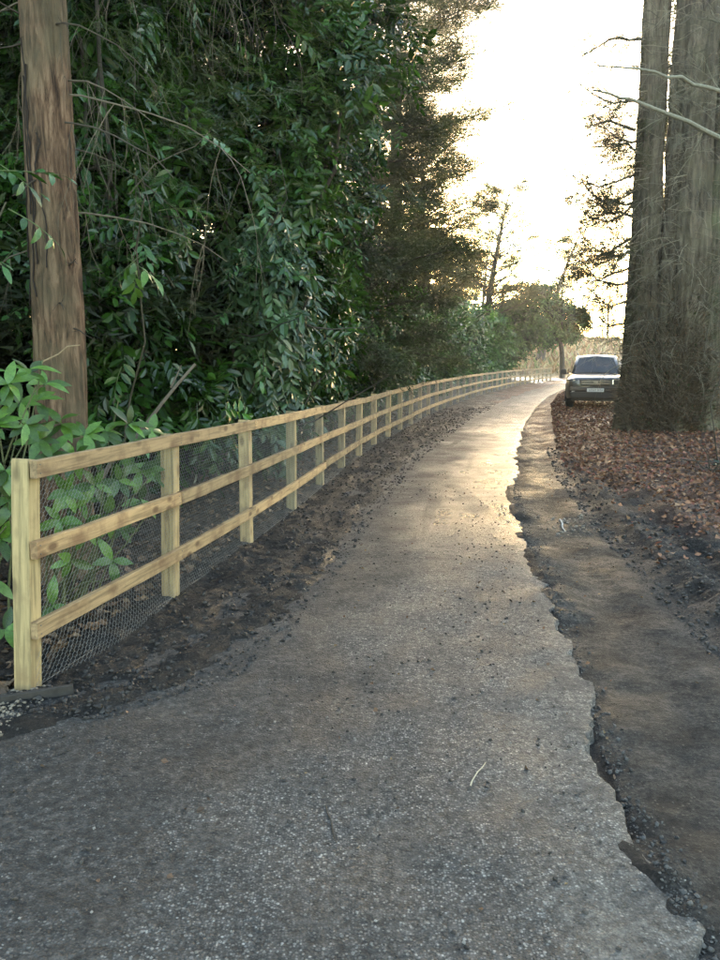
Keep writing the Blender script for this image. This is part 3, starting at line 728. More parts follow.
LEAFV = []
for k in range(5):
    V, F = leaf_hi(1, .34, .18 + .06 * k, .12, k); me = mesh_np('leaf', V, F, np.tile(np.array([(0.05, 0.115, 0.035)]) * (.6 + .2 * k), (len(V), 1)), True); me.materials.append(M_laurel); LEAFV.append(me)
def sprig_parts(root, p0, d, nleaf, L, ls, r, meshes=None, twigcol=(0.10, 0.13, 0.05), bend=-.25, spread=.85):
    meshes = meshes or LEAFV
    S = frames(d[None], np.array([[0, 0, 1.0]]))[0]
    ax = lambda t: p0 + S @ np.array([L * t, .04 * L * math.sin(t * 4), bend * L * t * t])
    mb = MB(); mb.tube(np.array([ax(t) for t in np.linspace(-.25, 1, 6)]), np.linspace(.0045, .0018, 6), 5, twigcol); obj('twig', mb, M_twig, root)
    for k in range(nleaf):
        t = .1 + .9 * k / max(1, nleaf - 1); sg = 1 if k % 2 else -1; a = spread * r.uniform(.7, 1.2) if k < nleaf - 1 else .1
        D = S @ np.array([math.cos(a), sg * math.sin(a), r.normal(-.2, .25)]); up = S @ np.array([0, 0, 1]) + r.normal(0, .3, 3)
        M = Matrix(frames(D[None], up[None])[0].tolist()).to_4x4(); s_ = ls * r.uniform(.75, 1.15)
        o = obj('leaf', meshes[r.integers(0, len(meshes))], None, root)
        o.matrix_local = Matrix.Translation(Vector(ax(t).tolist())) @ M @ Matrix.Scale(s_, 4)

laurel('laurel_bush', 'dark leggy laurel filling the gap right of the reddish trunk', (-2.6, 8.6), [((-2.7, 8.6, 3.3), (1.1, 1.3, 2.2)), ((-2.2, 9.0, 1.2), (1.0, 1.1, 1.1)), ((-2.9, 9.0, 5.8), (1.3, 1.5, 1.8))], 1500, 7, 1, leafpart=14, droop=.5)
laurel('laurel_bush', 'tallest glossy laurel arching out over the fence with a leaning tip', (-1.6, 12.2), [((-1.3, 12.0, 4.2), (1.3, 1.5, 1.6)), ((-1.0, 12.2, 2.3), (1.0, 1.4, 1.3)), ((-0.5, 12.4, 5.6), (1.5, 1.4, 1.3)), ((-1.6, 12.0, 7.3), (1.7, 1.6, 1.4))], 2600, 8, 2, leafpart=16)
laurel('laurel_bush', 'laurel with pale drooping shiny leaves hanging just above the top rail', (-1.25, 11.0), [((-1.15, 10.6, 2.3), (0.7, 1.1, 1.0)), ((-1.3, 10.8, 1.0), (0.75, 1.1, 0.8))], 900, 6, 3, leafpart=14, droop=1.5, colA=(.02, .045, .02), colB=(.065, .115, .05))
laurel('laurel_bush', 'rounded laurel behind the fence where it starts to bend right', (-1.3, 16.6), [((-1.2, 16.6, 2.6), (1.3, 1.6, 1.8)), ((-1.2, 16.6, 1.0), (1.1, 1.6, 1.0)), ((-0.9, 16.8, 5.0), (1.5, 1.7, 1.8))], 1900, 6, 4, size=(1.0, 1.35), leafpart=6)
laurel('laurel_bush', 'broad laurel beneath the dark fine-leaved yew', (-0.2, 21.8), [((-0.2, 21.5, 2.4), (1.5, 2.2, 1.9)), ((-0.4, 21.5, .9), (1.3, 2.2, .9))], 1300, 5, 5, size=(1.1, 1.5))
laurel('laurel_bush', 'mid-distance laurel with lighter leaf tips behind the bending fence', (1.1, 28.5), [((1.1, 28.5, 2.5), (1.6, 2.8, 2.0)), ((.9, 28.5, 1.0), (1.4, 2.8, 1.0))], 1300, 5, 6, size=(1.3, 1.8), colA=(.014, .04, .009), colB=(.06, .14, .03))
laurel('laurel_bush', 'low dark laurel behind the middle of the far fence run', (3.2, 37.0), [((3.1, 37, 2.3), (1.7, 3.8, 2.1)), ((2.9, 37, .9), (1.5, 3.8, .9))], 1300, 4, 7, size=(1.6, 2.1), colA=(.014, .04, .009), colB=(.06, .14, .03))
laurel('laurel_bush', 'farthest laurel in the row beside the small leafy tree', (6.0, 48.0), [((5.9, 47, 2.6), (1.9, 4.6, 2.4)), ((5.7, 47, 1.0), (1.8, 4.6, 1.0)), ((8.6, 54.5, 2.2), (1.9, 3.4, 2.4)), ((8.4, 54.5, 1.0), (1.8, 3.4, 1.0))], 2000, 4, 8, size=(2.0, 2.6), colA=(.016, .045, .01), colB=(.065, .15, .032))

# ------------------------------------------------------------------ spotted laurel at the near corner, leaf by leaf
SPV = []
for k in range(5):
    V, F = leaf_hi(1, .40, .15 + .08 * k, .16, 20 + k); me = mesh_np('leaf', V, F, np.tile(np.array([(0.058, 0.122, 0.020)]) * (.45 + .26 * k), (len(V), 1)), True); me.materials.append(M_spotted); SPV.append(me)
def whorl(root, o0, p, d, nleaf, ls, r, stem_from=None):
    p = np.asarray(p, float) - o0; d = unit(d); S = frames(d[None], np.array([[.01, .02, 1.0]]) if abs(d[2]) < .95 else np.array([[1.0, 0, 0]]))[0]
    if stem_from is not None:
        mb = MB(); mb.tube(wander(np.asarray(stem_from) - o0, p, 6, .25, r.integers(0, 9999)), np.linspace(.009, .004, 6), 5, (.09, .10, .045)); obj('stem', mb, M_twig, root)
    for k in range(nleaf):
        a = k / nleaf * 6.283 + r.normal(0, .25); tilt = r.uniform(.7, 1.35)
        D = S @ np.array([math.cos(tilt), math.sin(tilt) * math.cos(a), math.sin(tilt) * math.sin(a)]); D[2] -= .25
        M = Matrix(frames(D[None], (d + np.array([0, 0, .4]) + r.normal(0, .15, 3))[None])[0].tolist()).to_4x4()
        o = obj('leaf', SPV[r.integers(0, 5)], None, root)
        o.matrix_local = Matrix.Translation(Vector((p + d * r.normal(0, .012)).tolist())) @ M @ Matrix.Scale(ls * r.uniform(.75, 1.15), 4)
r = np.random.default_rng(5)
def spotted(label, base, whorls, ls):
    b = np.array([base[0], base[1], float(top_h(*base))]); root = thing('spotted_laurel', label, 'shrub', tuple(b))
    for (u, v, Y, n_, dx, dy_, dz) in whorls:
        whorl(root, b, at(u, v, Y), np.array([dx, dy_, dz]), n_, ls, r, b + np.array([r.normal(0, .1), r.normal(0, .1), .02]))
spotted('bright green spotted laurel at the left edge beside the end post', (-2.35, 4.55), [
    (8, 385, 4.25, 8, .3, -.5, .7), (25, 425, 4.3, 7, .5, -.6, .3), (-8, 425, 4.2, 7, .2, -.6, .6), (30, 372, 4.6, 6, .3, -.4, .8), (-20, 375, 4.4, 7, 0, -.4, .9),
    (5, 470, 4.3, 6, .2, -.8, .2), (-25, 470, 4.3, 6, 0, -.8, .4), (2, 540, 4.2, 5, .4, -.7, .2), (-20, 520, 4.3, 6, .1, -.8, .3), (5, 630, 4.1, 5, .3, -.6, .4), (38, 400, 4.8, 6, .2, -.5, .6), (-10, 580, 4.3, 6, .3, -.7, .3), (18, 405, 4.5, 7, .2, -.6, .6), (40, 440, 4.7, 6, .4, -.6, .4), (45, 385, 5.0, 6, .4, -.4, .6), (12, 500, 4.5, 6, .2, -.7, .4)], .14)
spotted('spotted laurel with broad leaves pressed behind the first bay of netting', (-2.0, 5.25), [
    (62, 425, 4.95, 6, 0, -.5, .8), (85, 435, 5.0, 7, .2, -.6, .6), (105, 432, 5.1, 7, .3, -.5, .7), (128, 425, 5.2, 6, .4, -.5, .7), (150, 432, 5.4, 6, .5, -.3, .6), (75, 455, 4.9, 6, .3, -.8, .2),
    (65, 490, 4.75, 6, .4, -.8, 0), (95, 485, 4.9, 6, .4, -.8, .1), (118, 480, 5.0, 6, .5, -.7, .1), (60, 520, 4.7, 6, .3, -.8, -.1), (85, 525, 4.8, 6, .4, -.8, 0), (108, 515, 4.95, 5, .5, -.7, -.2), (140, 470, 5.3, 6, .4, -.6, .3),
    (50, 455, 4.75, 6, .1, -.8, .4), (112, 560, 4.9, 4, .4, -.7, .1), (70, 560, 4.7, 4, .3, -.8, -.1), (52, 605, 4.5, 3, .3, -.7, .2), (95, 455, 5.2, 6, .3, -.6, .5), (125, 450, 5.3, 6, .3, -.6, .5), (140, 500, 5.3, 5, .3, -.6, .2), (80, 500, 5.2, 6, .3, -.6, .3), (120, 530, 5.3, 5, .3, -.6, .2), (155, 470, 5.6, 5, .3, -.5, .4)], .15)

# sprigs reaching in front of the trunk from a laurel rooted left of the picture
b = np.array([-3.3, 5.0, float(top_h(-3.3, 5.0))]); root = thing('laurel_bush', 'laurel reaching in from the left edge with sprigs across the reddish trunk', 'shrub', tuple(b))
r = np.random.default_rng(8)
for (u0, v0, u1, v1, Y, nl) in ((-30, 170, 60, 165, 4.9, 10), (-25, 150, 40, 185, 5.0, 9), (20, 215, 62, 240, 5.1, 6), (-40, 240, 5, 260, 5.0, 7), (-40, 100, 0, 150, 5.2, 8)):
    p0, p1 = at(u0, v0, Y), at(u1, v1, Y - .1); L = np.linalg.norm(p1 - p0)
    sprig_parts(root, p0 - b, unit(p1 - p0), nl, L, .125, r, bend=-.1)
    mb = MB(); mb.tube(wander(np.array([r.normal(0, .1), r.normal(0, .1), 1.0]), p0 - b, 7, .2, nl * 7 + u0 + 50), np.linspace(.014, .005, 7), 5, (.08, .07, .045)); obj('branch', mb, M_twig, root)
mb = MB()
for k in range(4): mb.tube(wander((0, 0, -.1), (r.normal(0, .4), r.normal(0, .4), 2.6), 8, .25, k + 70), np.linspace(.03, .01, 8), 6, (.06, .05, .035))
obj('stem', mb, M_twig, root)
P, Nn = lobes_points([(np.array([-.5, .2, 2.2]), (.7, .8, 1.3)), (np.array([-.5, .1, .9]), (.7, .7, .8))], 420, clumps=20)
obj('foliage', foliage(P, Nn, LSPR, (.8, 1.1), G_DK, G_LT), M_laurel, root)

b = np.array([-2.2, 7.3, float(top_h(-2.2, 7.3))]); root = thing('laurel_sapling', 'thin laurel sapling with one bright hanging sprig right of the trunk', 'shrub', tuple(b))
p1 = at(133, 262, 6.6)
mb = MB(); mb.tube(np.concatenate([wander((0, 0, -.1), p1 - b + np.array([-.05, .15, .55]), 9, .25, 4), (p1 - b)[None]]), np.linspace(.012, .004, 10), 6, (.07, .06, .04)); obj('stem', mb, M_twig, root)
for dd, nl in (((.1, -.2, -1), 7), ((-.6, -.3, -.6), 5), ((.7, -.3, -.5), 5)):
    sprig_parts(root, p1 - b, unit(np.array(dd, float)), nl, .24, .155, r, SPV[2:], bend=0)
sprig_parts(root, at(205, 135, 7.6) - b, unit(np.array([.6, -.4, -.2])), 8, .35, .15, r, LEAFV[3:])
mb = MB(); mb.tube(wander(p1 - b + np.array([-.05, .15, .55]), at(205, 135, 7.6) - b, 6, .2, 8), np.linspace(.006, .004, 6), 5, (.07, .06, .04)); obj('branch', mb, M_twig, root)

# ------------------------------------------------------------------ trees
def trunk_mesh(pts, radii, sides=28, flute=0.06, nfl=5, seed=0, rough=.03, furrow=0.0, kf=7.0):
    P = np.array(pts, float); n = len(P); th = np.arange(sides) / sides * 6.2832; V = []
    zz = np.concatenate([[0], np.cumsum(np.linalg.norm(np.diff(P, axis=0), axis=1))])
    for k in range(n):
        fl = 1 + flute * np.sin(nfl * th + seed + .25 * zz[k]) * (1 + 1.5 * math.exp(-zz[k] * 1.2)) + rough * fbm(np.cos(th) * 3 + seed, np.sin(th) * 3 + zz[k] * 1.3, 3, seed) * 2 + .5 * rough * fbm(th * 6, zz[k] * .8 + th * 0, 2, seed + 3)
        if furrow:
            q1 = fbm(np.cos(th) * kf + .35 * zz[k] + seed, np.sin(th) * kf + .28 * zz[k], 3, seed + 5); q2 = fbm(np.cos(th) * kf * 2.6 + 1.6 * zz[k], np.sin(th) * kf * 2.6 - 1.3 * zz[k], 2, seed + 8)
            fl = fl + furrow * (1 - 3.2 * np.abs(q1)) + furrow * .55 * q2
        V.append(np.column_stack([P[k, 0] + radii[k] * fl * np.cos(th), P[k, 1] + radii[k] * fl * np.sin(th), np.full(sides, P[k, 2])]))
    i, j = np.meshgrid(np.arange(n - 1), np.arange(sides), indexing='ij'); j2 = (j + 1) % sides
    F = np.stack([i * sides + j, i * sides + j2, (i + 1) * sides + j2, (i + 1) * sides + j], -1).reshape(-1, 4)
    return mesh_np('trunk', np.concatenate(V), F, np.full((n * sides, 3), .5), True)

def dead_twigs(mb, p, d, L, r0, depth, r, c, droop=.25, sides=5):
    n = 6; P = [np.array(p, float)]; dd = unit(np.array(d, float))
    for k in range(n):
        dd = unit(dd + r.normal(0, .12, 3) + np.array([0, 0, -droop * .15])); P.append(P[-1] + dd * L / n)
    P = np.array(P); mb.tube(P, np.linspace(r0, r0 * .35, n + 1), sides, c, False)
    if depth:
        for k in range(r.integers(4, 7)):
            i0 = r.integers(1, n + 1); a = unit(dd * .6 + r.normal(0, .6, 3) + np.array([0, 0, -droop]))
            dead_twigs(mb, P[i0], a, L * r.uniform(.3, .55), r0 * .45, depth - 1, r, c, droop, 3)

def conifer(name, label, base, h, cb, rad, nlimb, sprays_per, size, tmpl, colA, colB, seed, lean=(0, 0), trunk_r=.2, mat=M_barkdark, rise=.0, droop=.5, limbs_as_parts=True, shape=0.8, cat='tree', arcs=None, group=None, extra=None):
    r = np.random.default_rng(seed); bz = float(top_h(*base)); root = thing(name, label, cat, (base[0], base[1], bz), group=group)
    tp = np.array([[lean[0] * (t ** 1.4) + .05 * math.sin(5 * t + seed), lean[1] * t, -.2 + (h + .2) * t] for t in np.linspace(0, 1, 14)])
    obj('trunk', trunk_mesh(tp, trunk_r * (1 - .88 * np.linspace(0, 1, 14) ** 1.1) * (1 + .5 * np.exp(-np.linspace(0, 1, 14) * 18)), 14, .05, 4, seed), mat, root)
    Ps = []; Ds = []
    allb = MB()
    for k in range(nlimb):
        f = (k + r.uniform(0, 1)) / nlimb; z = cb + (h - cb) * f ** .9; a = r.uniform(0, 6.283) if arcs is None else r.uniform(*arcs)
        L = rad * ((1 - f) ** shape * .9 + .12) * r.uniform(.7, 1.15); o0 = np.array([np.interp(z, tp[:, 2], tp[:, 0]), np.interp(z, tp[:, 2], tp[:, 1]), z])
        t = np.linspace(0, 1, 7)[:, None]; dirh = np.array([math.cos(a), math.sin(a), 0])
        P = o0 + dirh * L * t + np.array([0, 0, 1.0]) * (rise * L * t - droop * L * t * t * .6 + .15 * droop * L * t ** 4) + np.cumsum(r.normal(0, .03 * L, (7, 3)), 0) * t
        mb = MB() if limbs_as_parts else allb
        mb.tube(P, np.linspace(trunk_r * .22, .008, 7) * (1 - .5 * f), 5, (.04, .034, .026))
        m = int(sprays_per * (L / rad + .25)); tt_ = r.uniform(.18, 1.03, m) ** .8; pp = np.stack([np.interp(tt_, t[:, 0], P[:, q]) for q in range(3)], 1)
        tang = unit(P[-1] - P[2]); side = np.cross(tang, [0, 0, 1.0]); lat = r.normal(0, .24, m) * L * (1.05 - tt_ * .7)
        pp = pp + side * lat[:, None] + np.array([0, 0, 1.0]) * (r.normal(0, .06, m) * L - np.abs(lat) * droop * .4)[:, None]
        Ps.append(pp); Ds.append(tang * .7 + side * np.sign(lat)[:, None] * .6 + r.normal(0, .35, (m, 3)))
        if limbs_as_parts: obj('branch', mb, M_twig, root)
    if not limbs_as_parts: obj('branches', allb, M_twig, root)
    P = np.concatenate(Ps); D = np.concatenate(Ds); n = len(P); mb = MB(); k3 = len(tmpl)
    tone = np.clip(.5 + .7 * fbm(P[:, 0] * 1.3 + 3, P[:, 2] * 1.3 + P[:, 1], 3, seed) + r.normal(0, .2, n), 0, 1)
    for q in range(k3):
        sel = np.arange(q, n, k3); m = len(sel); M = frames(D[sel], np.array([0, 0, 1.0]) + r.normal(0, .35, (m, 3)))
        colr = (np.array(colA) * (1 - tone[sel, None]) + np.array(colB) * tone[sel, None]) * r.uniform(.7, 1.3, (m, 1))
        mb.add(*scatter(*tmpl[q], M, P[sel], r.uniform(size[0], size[1], m), colr))
    obj('crown', mb, M_needle, root)
    return root

Y_DK, Y_LT = (0.014, 0.022, 0.008), (0.050, 0.068, 0.022)
# the reddish trunk at the left
b = np.array([-2.27, 6.05, 0.03]); root = thing('conifer_tree', 'tall conifer with a straight reddish-brown trunk close behind the first fence bay', 'tree', tuple(b))
zz = np.concatenate([np.linspace(-.2, 5.5, 190), np.linspace(6, 15, 10)])
tp = np.column_stack([-.03 + .05 * np.sin(zz * .5), .02 * zz, zz]); rr_ = np.interp(zz, [-.2, .25, 1.2, 3, 15], [.30, .23, .185, .165, .06])
obj('trunk', trunk_mesh(tp, rr_, 110, .035, 6, 3, .05, .045, 6.0), M_barkred, root)
r = np.random.default_rng(33)
for k in range(6):   # thin climbing stems on the bark
    a0 = -1.9 + r.uniform(-1.0, 1.0); z0 = r.uniform(1.2, 2.8); z = np.linspace(z0, z0 + r.uniform(.8, 1.6), 14); a = a0 + np.cumsum(r.normal(-.02, .10, 14)); rad = np.interp(z, [-.2, .25, 1.2, 3, 15], [.30, .23, .185, .165, .06]) * 1.06 + .004
    mb = MB(); mb.tube(np.column_stack([-.03 + .05 * np.sin(z * .5) + rad * np.cos(a), .02 * z + rad * np.sin(a), z]), .0055, 5, (.022, .016, .012)); obj('ivy_stem', mb, M_twig, root)
for k in range(9):   # snapped side twigs
    z = r.uniform(1.1, 4.2); a = r.uniform(-2.6, -.3); p = np.array([-.03 + .05 * math.sin(z * .5) + .16 * math.cos(a), .02 * z + .16 * math.sin(a), z])
    mb = MB(); dead_twigs(mb, p, (math.cos(a), math.sin(a), r.uniform(-.3, .5)), r.uniform(.12, .35), .008, 1, r, (.05, .038, .026), .3); obj('broken_twig', mb, M_twig, root)
mb = MB(); p0 = at(42, 362, 5.75) - b; p1 = at(80, 345, 5.75) - b; mb.tube(np.array([p0, (p0 + p1) / 2 + np.array([-.02, 0, -.005]), (p0 + p1) / 2 + np.array([.05, 0, .05]), p1]), [.006, .005, .005, .003], 5, (.30, .22, .13)); obj('broken_twig', mb, M_twig, root)
for k in range(15):  # drooping dead branches to the right and left
    z = r.uniform(2.2, 6.0); a = r.choice([r.uniform(-.7, 1.2), r.uniform(2.2, 3.8)], p=[.75, .25]); p = np.array([-.03 + .05 * math.sin(z * .5), .02 * z, z])
    mb = MB(); dead_twigs(mb, p, (math.cos(a), math.sin(a) * .8 + .1, .15), r.uniform(.9, 2.1), .008, 2, r, tuple(np.array((.10, .082, .055)) * r.uniform(.5, 1.4)), 1.1); obj('dead_branch', mb, M_twig, root)
n = 2600; Pp = np.column_stack([r.normal(.3, 1.3, n), r.normal(.6, .9, n), r.uniform(2.3, 9.5, n)]); Dd = unit(np.column_stack([Pp[:, 0], Pp[:, 1], r.normal(-.4, .5, n)]) + r.normal(0, .5, (n, 3)))
keep = (np.hypot(Pp[:, 0], Pp[:, 1]) > .35) & (Pp[:, 1] + .3 * np.abs(Pp[:, 0]) > -.25) & (r.uniform(0, 1, n) < sstep(2.0, 4.5, Pp[:, 2]) * .9 + .15); Pp, Dd = Pp[keep], Dd[keep]
mb = MB()
SP_near = [needle_spray(k + 40, 46, nl=.10, nw=.014) for k in range(3)]
for q in range(3):
    sel = np.arange(q, len(Pp), 3); m = len(sel); mb.add(*scatter(*SP_near[q], frames(Dd[sel], np.array([0, 0, 1.0]) + r.normal(0, .4, (m, 3))), Pp[sel], r.uniform(.22, .42, m), np.array(Y_DK) * (1.0 + 2.4 * r.uniform(0, 1, (m, 1)))))
obj('crown', mb, M_needle, root)

# dark conifers filling the wood behind the laurels
specs = [((-5.2, 9.5), 11, 3.4, 'dense dark conifer behind the reddish trunk'), ((-4.6, 14.0), 13, 3.8, 'dense dark conifer rising behind the tall laurel'),
         ((-3.0, 18.5), 13, 3.6, 'broad dark conifer behind the rounded laurel'), ((-6.8, 6.5), 10, 3.2, 'dark conifer at the upper left edge behind the trunk'), ((-8.5, 13), 13, 4.0, 'conifer deep in the wood at far left'), ((-7.5, 20), 13, 4.2, 'conifer deep in the wood behind the broad dark conifer'), ((-4.0, 26), 13, 4.2, 'conifer in the wood behind the yew'), ((-1.5, 34), 13, 4.0, 'conifer in the wood behind the mid-distance laurel'), ((2.0, 45), 12, 4.2, 'conifer in the wood behind the low dark laurel'), ((5.0, 60), 11, 4.4, 'conifer in the wood left of the low sun'), ((-6.2, 11.2), 8, 3.4, 'short conifer filling the gap just left of the reddish trunk'), ((-9.5, 17), 9, 4.0, 'short conifer far back behind the spotted laurels'), ((-12, 9), 11, 4.2, 'outermost conifer of the wood at far left')]
proto = None
for k, (bs, h, rad, lab) in enumerate(specs):
    if k < 2:
        t = conifer('dark_conifer', lab, bs, h, .5, rad, 46, 105, (.55, .95), NSPR_F, Y_DK, (.045, .065, .024), 50 + k, trunk_r=.2, limbs_as_parts=False, shape=.55, group='conifers filling the wood behind the laurels'); proto = t
    else:
        t = copy_tree(proto); t.location = (bs[0], bs[1], float(top_h(*bs))); t.rotation_euler = (0, 0, 1.3 * k); t.scale = (rad / 3.8, rad / 3.8, h / 13); t['label'] = lab

conifer('yew_tree', 'dark fine-leaved yew standing over the fence bend', (0.2, 22.0), 14.5, 1.0, 2.9, 64, 130, (.45, .8), NSPR, Y_DK, Y_LT, 61, trunk_r=.25, droop=.35, rise=.25, limbs_as_parts=False, shape=.45)
conifer('tall_conifer', 'very tall conifer whose upper limbs frame the top of the sky gap', (1.3, 29.5), 21, 3.5, 3.6, 84, 105, (.6, 1.0), NSPR, Y_DK, (.07, .075, .028), 66, trunk_r=.3, droop=.2, rise=.45, shape=.3)
conifer('yew_tree', 'thin sunlit conifer leaning into the bright sky gap', (2.5, 33.5), 11.4, 3.2, 2.8, 60, 70, (.4, .75), NSPR, (.03, .034, .014), (.085, .08, .03), 62, trunk_r=.22, droop=.2, rise=.5, shape=.5)
conifer('cedar_tree', 'spreading flat-topped tree silhouetted around the low sun', (8.6, 59.0), 13.2, 4.2, 4.6, 48, 115, (.55, 1.0), NSPR, (.022, .032, .012), (.065, .08, .026), 63, lean=(2.0, 0), trunk_r=.35, droop=.15, rise=.45, shape=.35)
conifer('leaning_tree', 'leaning ivy-clad trunk beyond the sun to the left of the parked pickup', (18.6, 84.0), 12.8, 1.5, 2.8, 44, 70, (.7, 1.1), NSPR, (.018, .034, .010), (.055, .085, .025), 64, lean=(3.6, 0), trunk_r=.42, droop=.3, rise=.4, shape=.3)
conifer('cedar_tree', 'dense dark evergreen right behind the spreading flat-topped tree', (11.0, 74.0), 11.0, 2.5, 4.4, 44, 105, (.8, 1.3), NSPR, (.018, .034, .010), (.055, .085, .025), 65, lean=(.4, 0), trunk_r=.3, droop=.2, rise=.3, shape=.6, limbs_as_parts=False)
# small leafy tree at the end of the fence
b = np.array([16.9, 67.5, float(top_h(16.9, 67.5))]); root = thing('leafy_tree', 'small leafy evergreen tree on a bare stem at the end of the fence', 'tree', tuple(b))
tp = np.array([(0.0 - .6 * (t ** 3), 0, -.2 + 4.4 * t) for t in np.linspace(0, 1, 12)]); obj('trunk', trunk_mesh(tp, np.linspace(.24, .14, 12), 14, .05, 4, 9), M_barkdark, root)
for k in range(6):
    a = k * 1.05; mb = MB(); mb.tube(wander((-.3, 0, 3.0), (-1.6 + 2 * math.cos(a), 2 * math.sin(a), 5.0), 6, .2, k), np.linspace(.09, .03, 6), 6, (.04, .034, .026)); obj('branch', mb, M_twig, root)
P, Nn = lobes_points([(np.array([-2.2, 0, 5.0]), (2.9, 2.5, 2.8)), (np.array([.6, 0, 4.7]), (1.7, 1.8, 1.6)), (np.array([-4.8, -.5, 3.7]), (2.6, 2.2, 3.4))], 2600, clumps=60)
obj('crown', foliage(P, Nn, LSPR, (2.0, 2.8), (.018, .042, .010), (.065, .135, .03), .4), M_laurel, root)

# ------------------------------------------------------------------ the great twin trunk at the right
b = np.array([6.75, 18.0, float(top_h(6.75, 18.0))]); root = thing('great_tree', 'huge twin-stemmed old tree with a shaggy twiggy base beside the pickup', 'tree', tuple(b))
zz = np.concatenate([np.linspace(-.3, 10.5, 220), np.linspace(11, 17, 12)])
tp = np.column_stack([.38 + .02 * np.sin(zz * .6), 0 * zz, zz]); obj('trunk', trunk_mesh(tp, np.interp(zz, [-.3, .4, 2.0, 6, 17], [.74, .66, .56, .50, .38]), 130, .07, 7, 2, .06, .05, 8.0), M_barkgrey, root)
tp = np.column_stack([-.41 - .006 * zz, .25 + 0 * zz, zz]); obj('trunk', trunk_mesh(tp, np.interp(zz, [-.3, .4, 2.0, 6, 17], [.52, .44, .34, .28, .24]), 100, .07, 5, 6, .06, .06, 6.0), M_barkgrey, root)
tp = np.column_stack([.78 + .012 * zz, -.35 + .01 * zz, zz]); obj('trunk', trunk_mesh(tp, np.interp(zz, [-.3, .4, 2.0, 6, 17], [.5, .36, .25, .21, .12]), 70, .07, 4, 8, .06, .06, 5.0), M_barkbrown, root)
r = np.random.default_rng(77)
mb = MB()
for k in range(6500):   # thicket of shoots round the foot
    a = r.uniform(0, 6.283); z = abs(r.normal(0, 1.3)); rad0 = .72 if z < 1 else .60; p = np.array([.12 + rad0 * 1.08 * math.cos(a), rad0 * .9 * math.sin(a), z])
    d = unit(np.array([math.cos(a) * .55, math.sin(a) * .55, r.uniform(.1, 1.0)]) + r.normal(0, .25, 3)); L = r.uniform(.22, .66) if math.cos(a) < -.35 else r.uniform(.3, .95)
    mid = p + d * L * .5 + r.normal(0, .05, 3); e = mid + unit(d + r.normal(0, .45, 3) + np.array([0, 0, -.1])) * L * .5
    mb.tube(np.array([p, mid, e]), [.007, .005, .002], 3, np.array((.10, .076, .050)) * r.uniform(.4, 1.7), False)
obj('shoots', mb, M_twig, root, kind='stuff')
mb = MB()
for k in range(620):    # fine twiggy growth up the stems
    z = r.uniform(1.5, 9); a = r.uniform(-3.4, .3); sx = r.choice([-.42, .42]); rad0 = .4 if sx < 0 else .6; p = np.array([sx + rad0 * math.cos(a), rad0 * math.sin(a), z])
    dead_twigs(mb, p, (math.cos(a), math.sin(a) * .6, r.uniform(-.4, .4)), r.uniform(.4, 1.2), .007, 1, r, np.array((.15, .13, .09)) * r.uniform(.4, 1.6), .5)
obj('side_twigs', mb, M_twig, root, kind='stuff')
n = 3200; a = r.uniform(0, 6.283, n); z = np.abs(r.normal(0, 1.1, n)); Pp = np.column_stack([.22 + np.cos(a) * r.uniform(.75, 1.15, n), np.sin(a) * r.uniform(.7, 1.1, n), z + .1]); Dd = unit(np.column_stack([np.cos(a), np.sin(a), r.normal(.2, .5, n)]))
tV, tF = leaf_card(1, .6, .3); mb = MB(); mb.add(*scatter(tV, tF, np.ones(7), frames(Dd, np.array([0, 0, 1.0]) + r.normal(0, .5, (n, 3))), Pp, r.uniform(.05, .09, n), np.array([(.10, .07, .035), (.14, .08, .04), (.045, .06, .02)])[r.integers(0, 3, n)]))
obj('shoot_leaves', mb, M_dead, root, kind='stuff')
Ps = []; Ds = []
for k, (z, L, dz) in enumerate([(4.9, 1.6, -.2), (5.3, 1.5, -.5), (3.9, 1.7, -.35), (3.3, 1.5, -.2), (6.3, 1.6, -.4), (9.3, 1.9, .5), (8.4, 2.0, .1), (7.2, 1.9, -.3), (6.5, 1.7, .2), (5.6, 1.9, -.4), (5.0, 2.1, -.5), (4.3, 1.8, -.5), (3.7, 1.5, -.5), (3.0, 1.4, -.4), (10.3, 2.2, .3), (2.4, 1.1, -.3), (4.7, 1.3, .3), (6.0, 1.2, .5)]):
    aa = math.pi + r.uniform(-.6, .5); t = np.linspace(0, 1, 8)[:, None]
    P = np.array([-.7, .2, z]) + np.array([math.cos(aa), math.sin(aa), 0]) * L * .78 * t + np.array([0, 0, 1.0]) * (dz * L * t + .55 * L * t ** 3 * (1 if dz < 0 else -.4)) + np.cumsum(r.normal(0, .04, (8, 3)), 0)
    mb = MB(); mb.tube(P, np.linspace(.035, .008, 8), 6, (.07, .058, .04))
    for q in range(16): dead_twigs(mb, P[r.integers(2, 8)], (math.cos(aa) + r.normal(0, .6), r.normal(0, .6), r.normal(-.2, .6)), r.uniform(.3, .7), .007, 1, r, (.06, .05, .034), .2, 4)
    obj('branch', mb, M_twig, root)
    m = 130 if z < 7 else 150; ti = r.uniform(.1, 1.02, m); Ps.append(np.stack([np.interp(ti, t[:, 0], P[:, q]) for q in range(3)], 1) + r.normal(0, .26, (m, 3))); Ds.append(np.array([-.5, 0, -.35]) + r.normal(0, .6, (m, 3)))
Ps = np.concatenate(Ps); Ds = np.concatenate(Ds); mb = MB(); m = len(Ps)
for q in range(3):
    sel = np.arange(q, m, 3); mb.add(*scatter(*NSPR[q], frames(Ds[sel], np.array([0, 0, 1.0]) + r.normal(0, .4, (len(sel), 3))), Ps[sel], r.uniform(.3, .6, len(sel)), np.array((.04, .042, .018)) * r.uniform(.6, 1.6, (len(sel), 1))))
obj('foliage', mb, M_needle, root)
mb = MB()
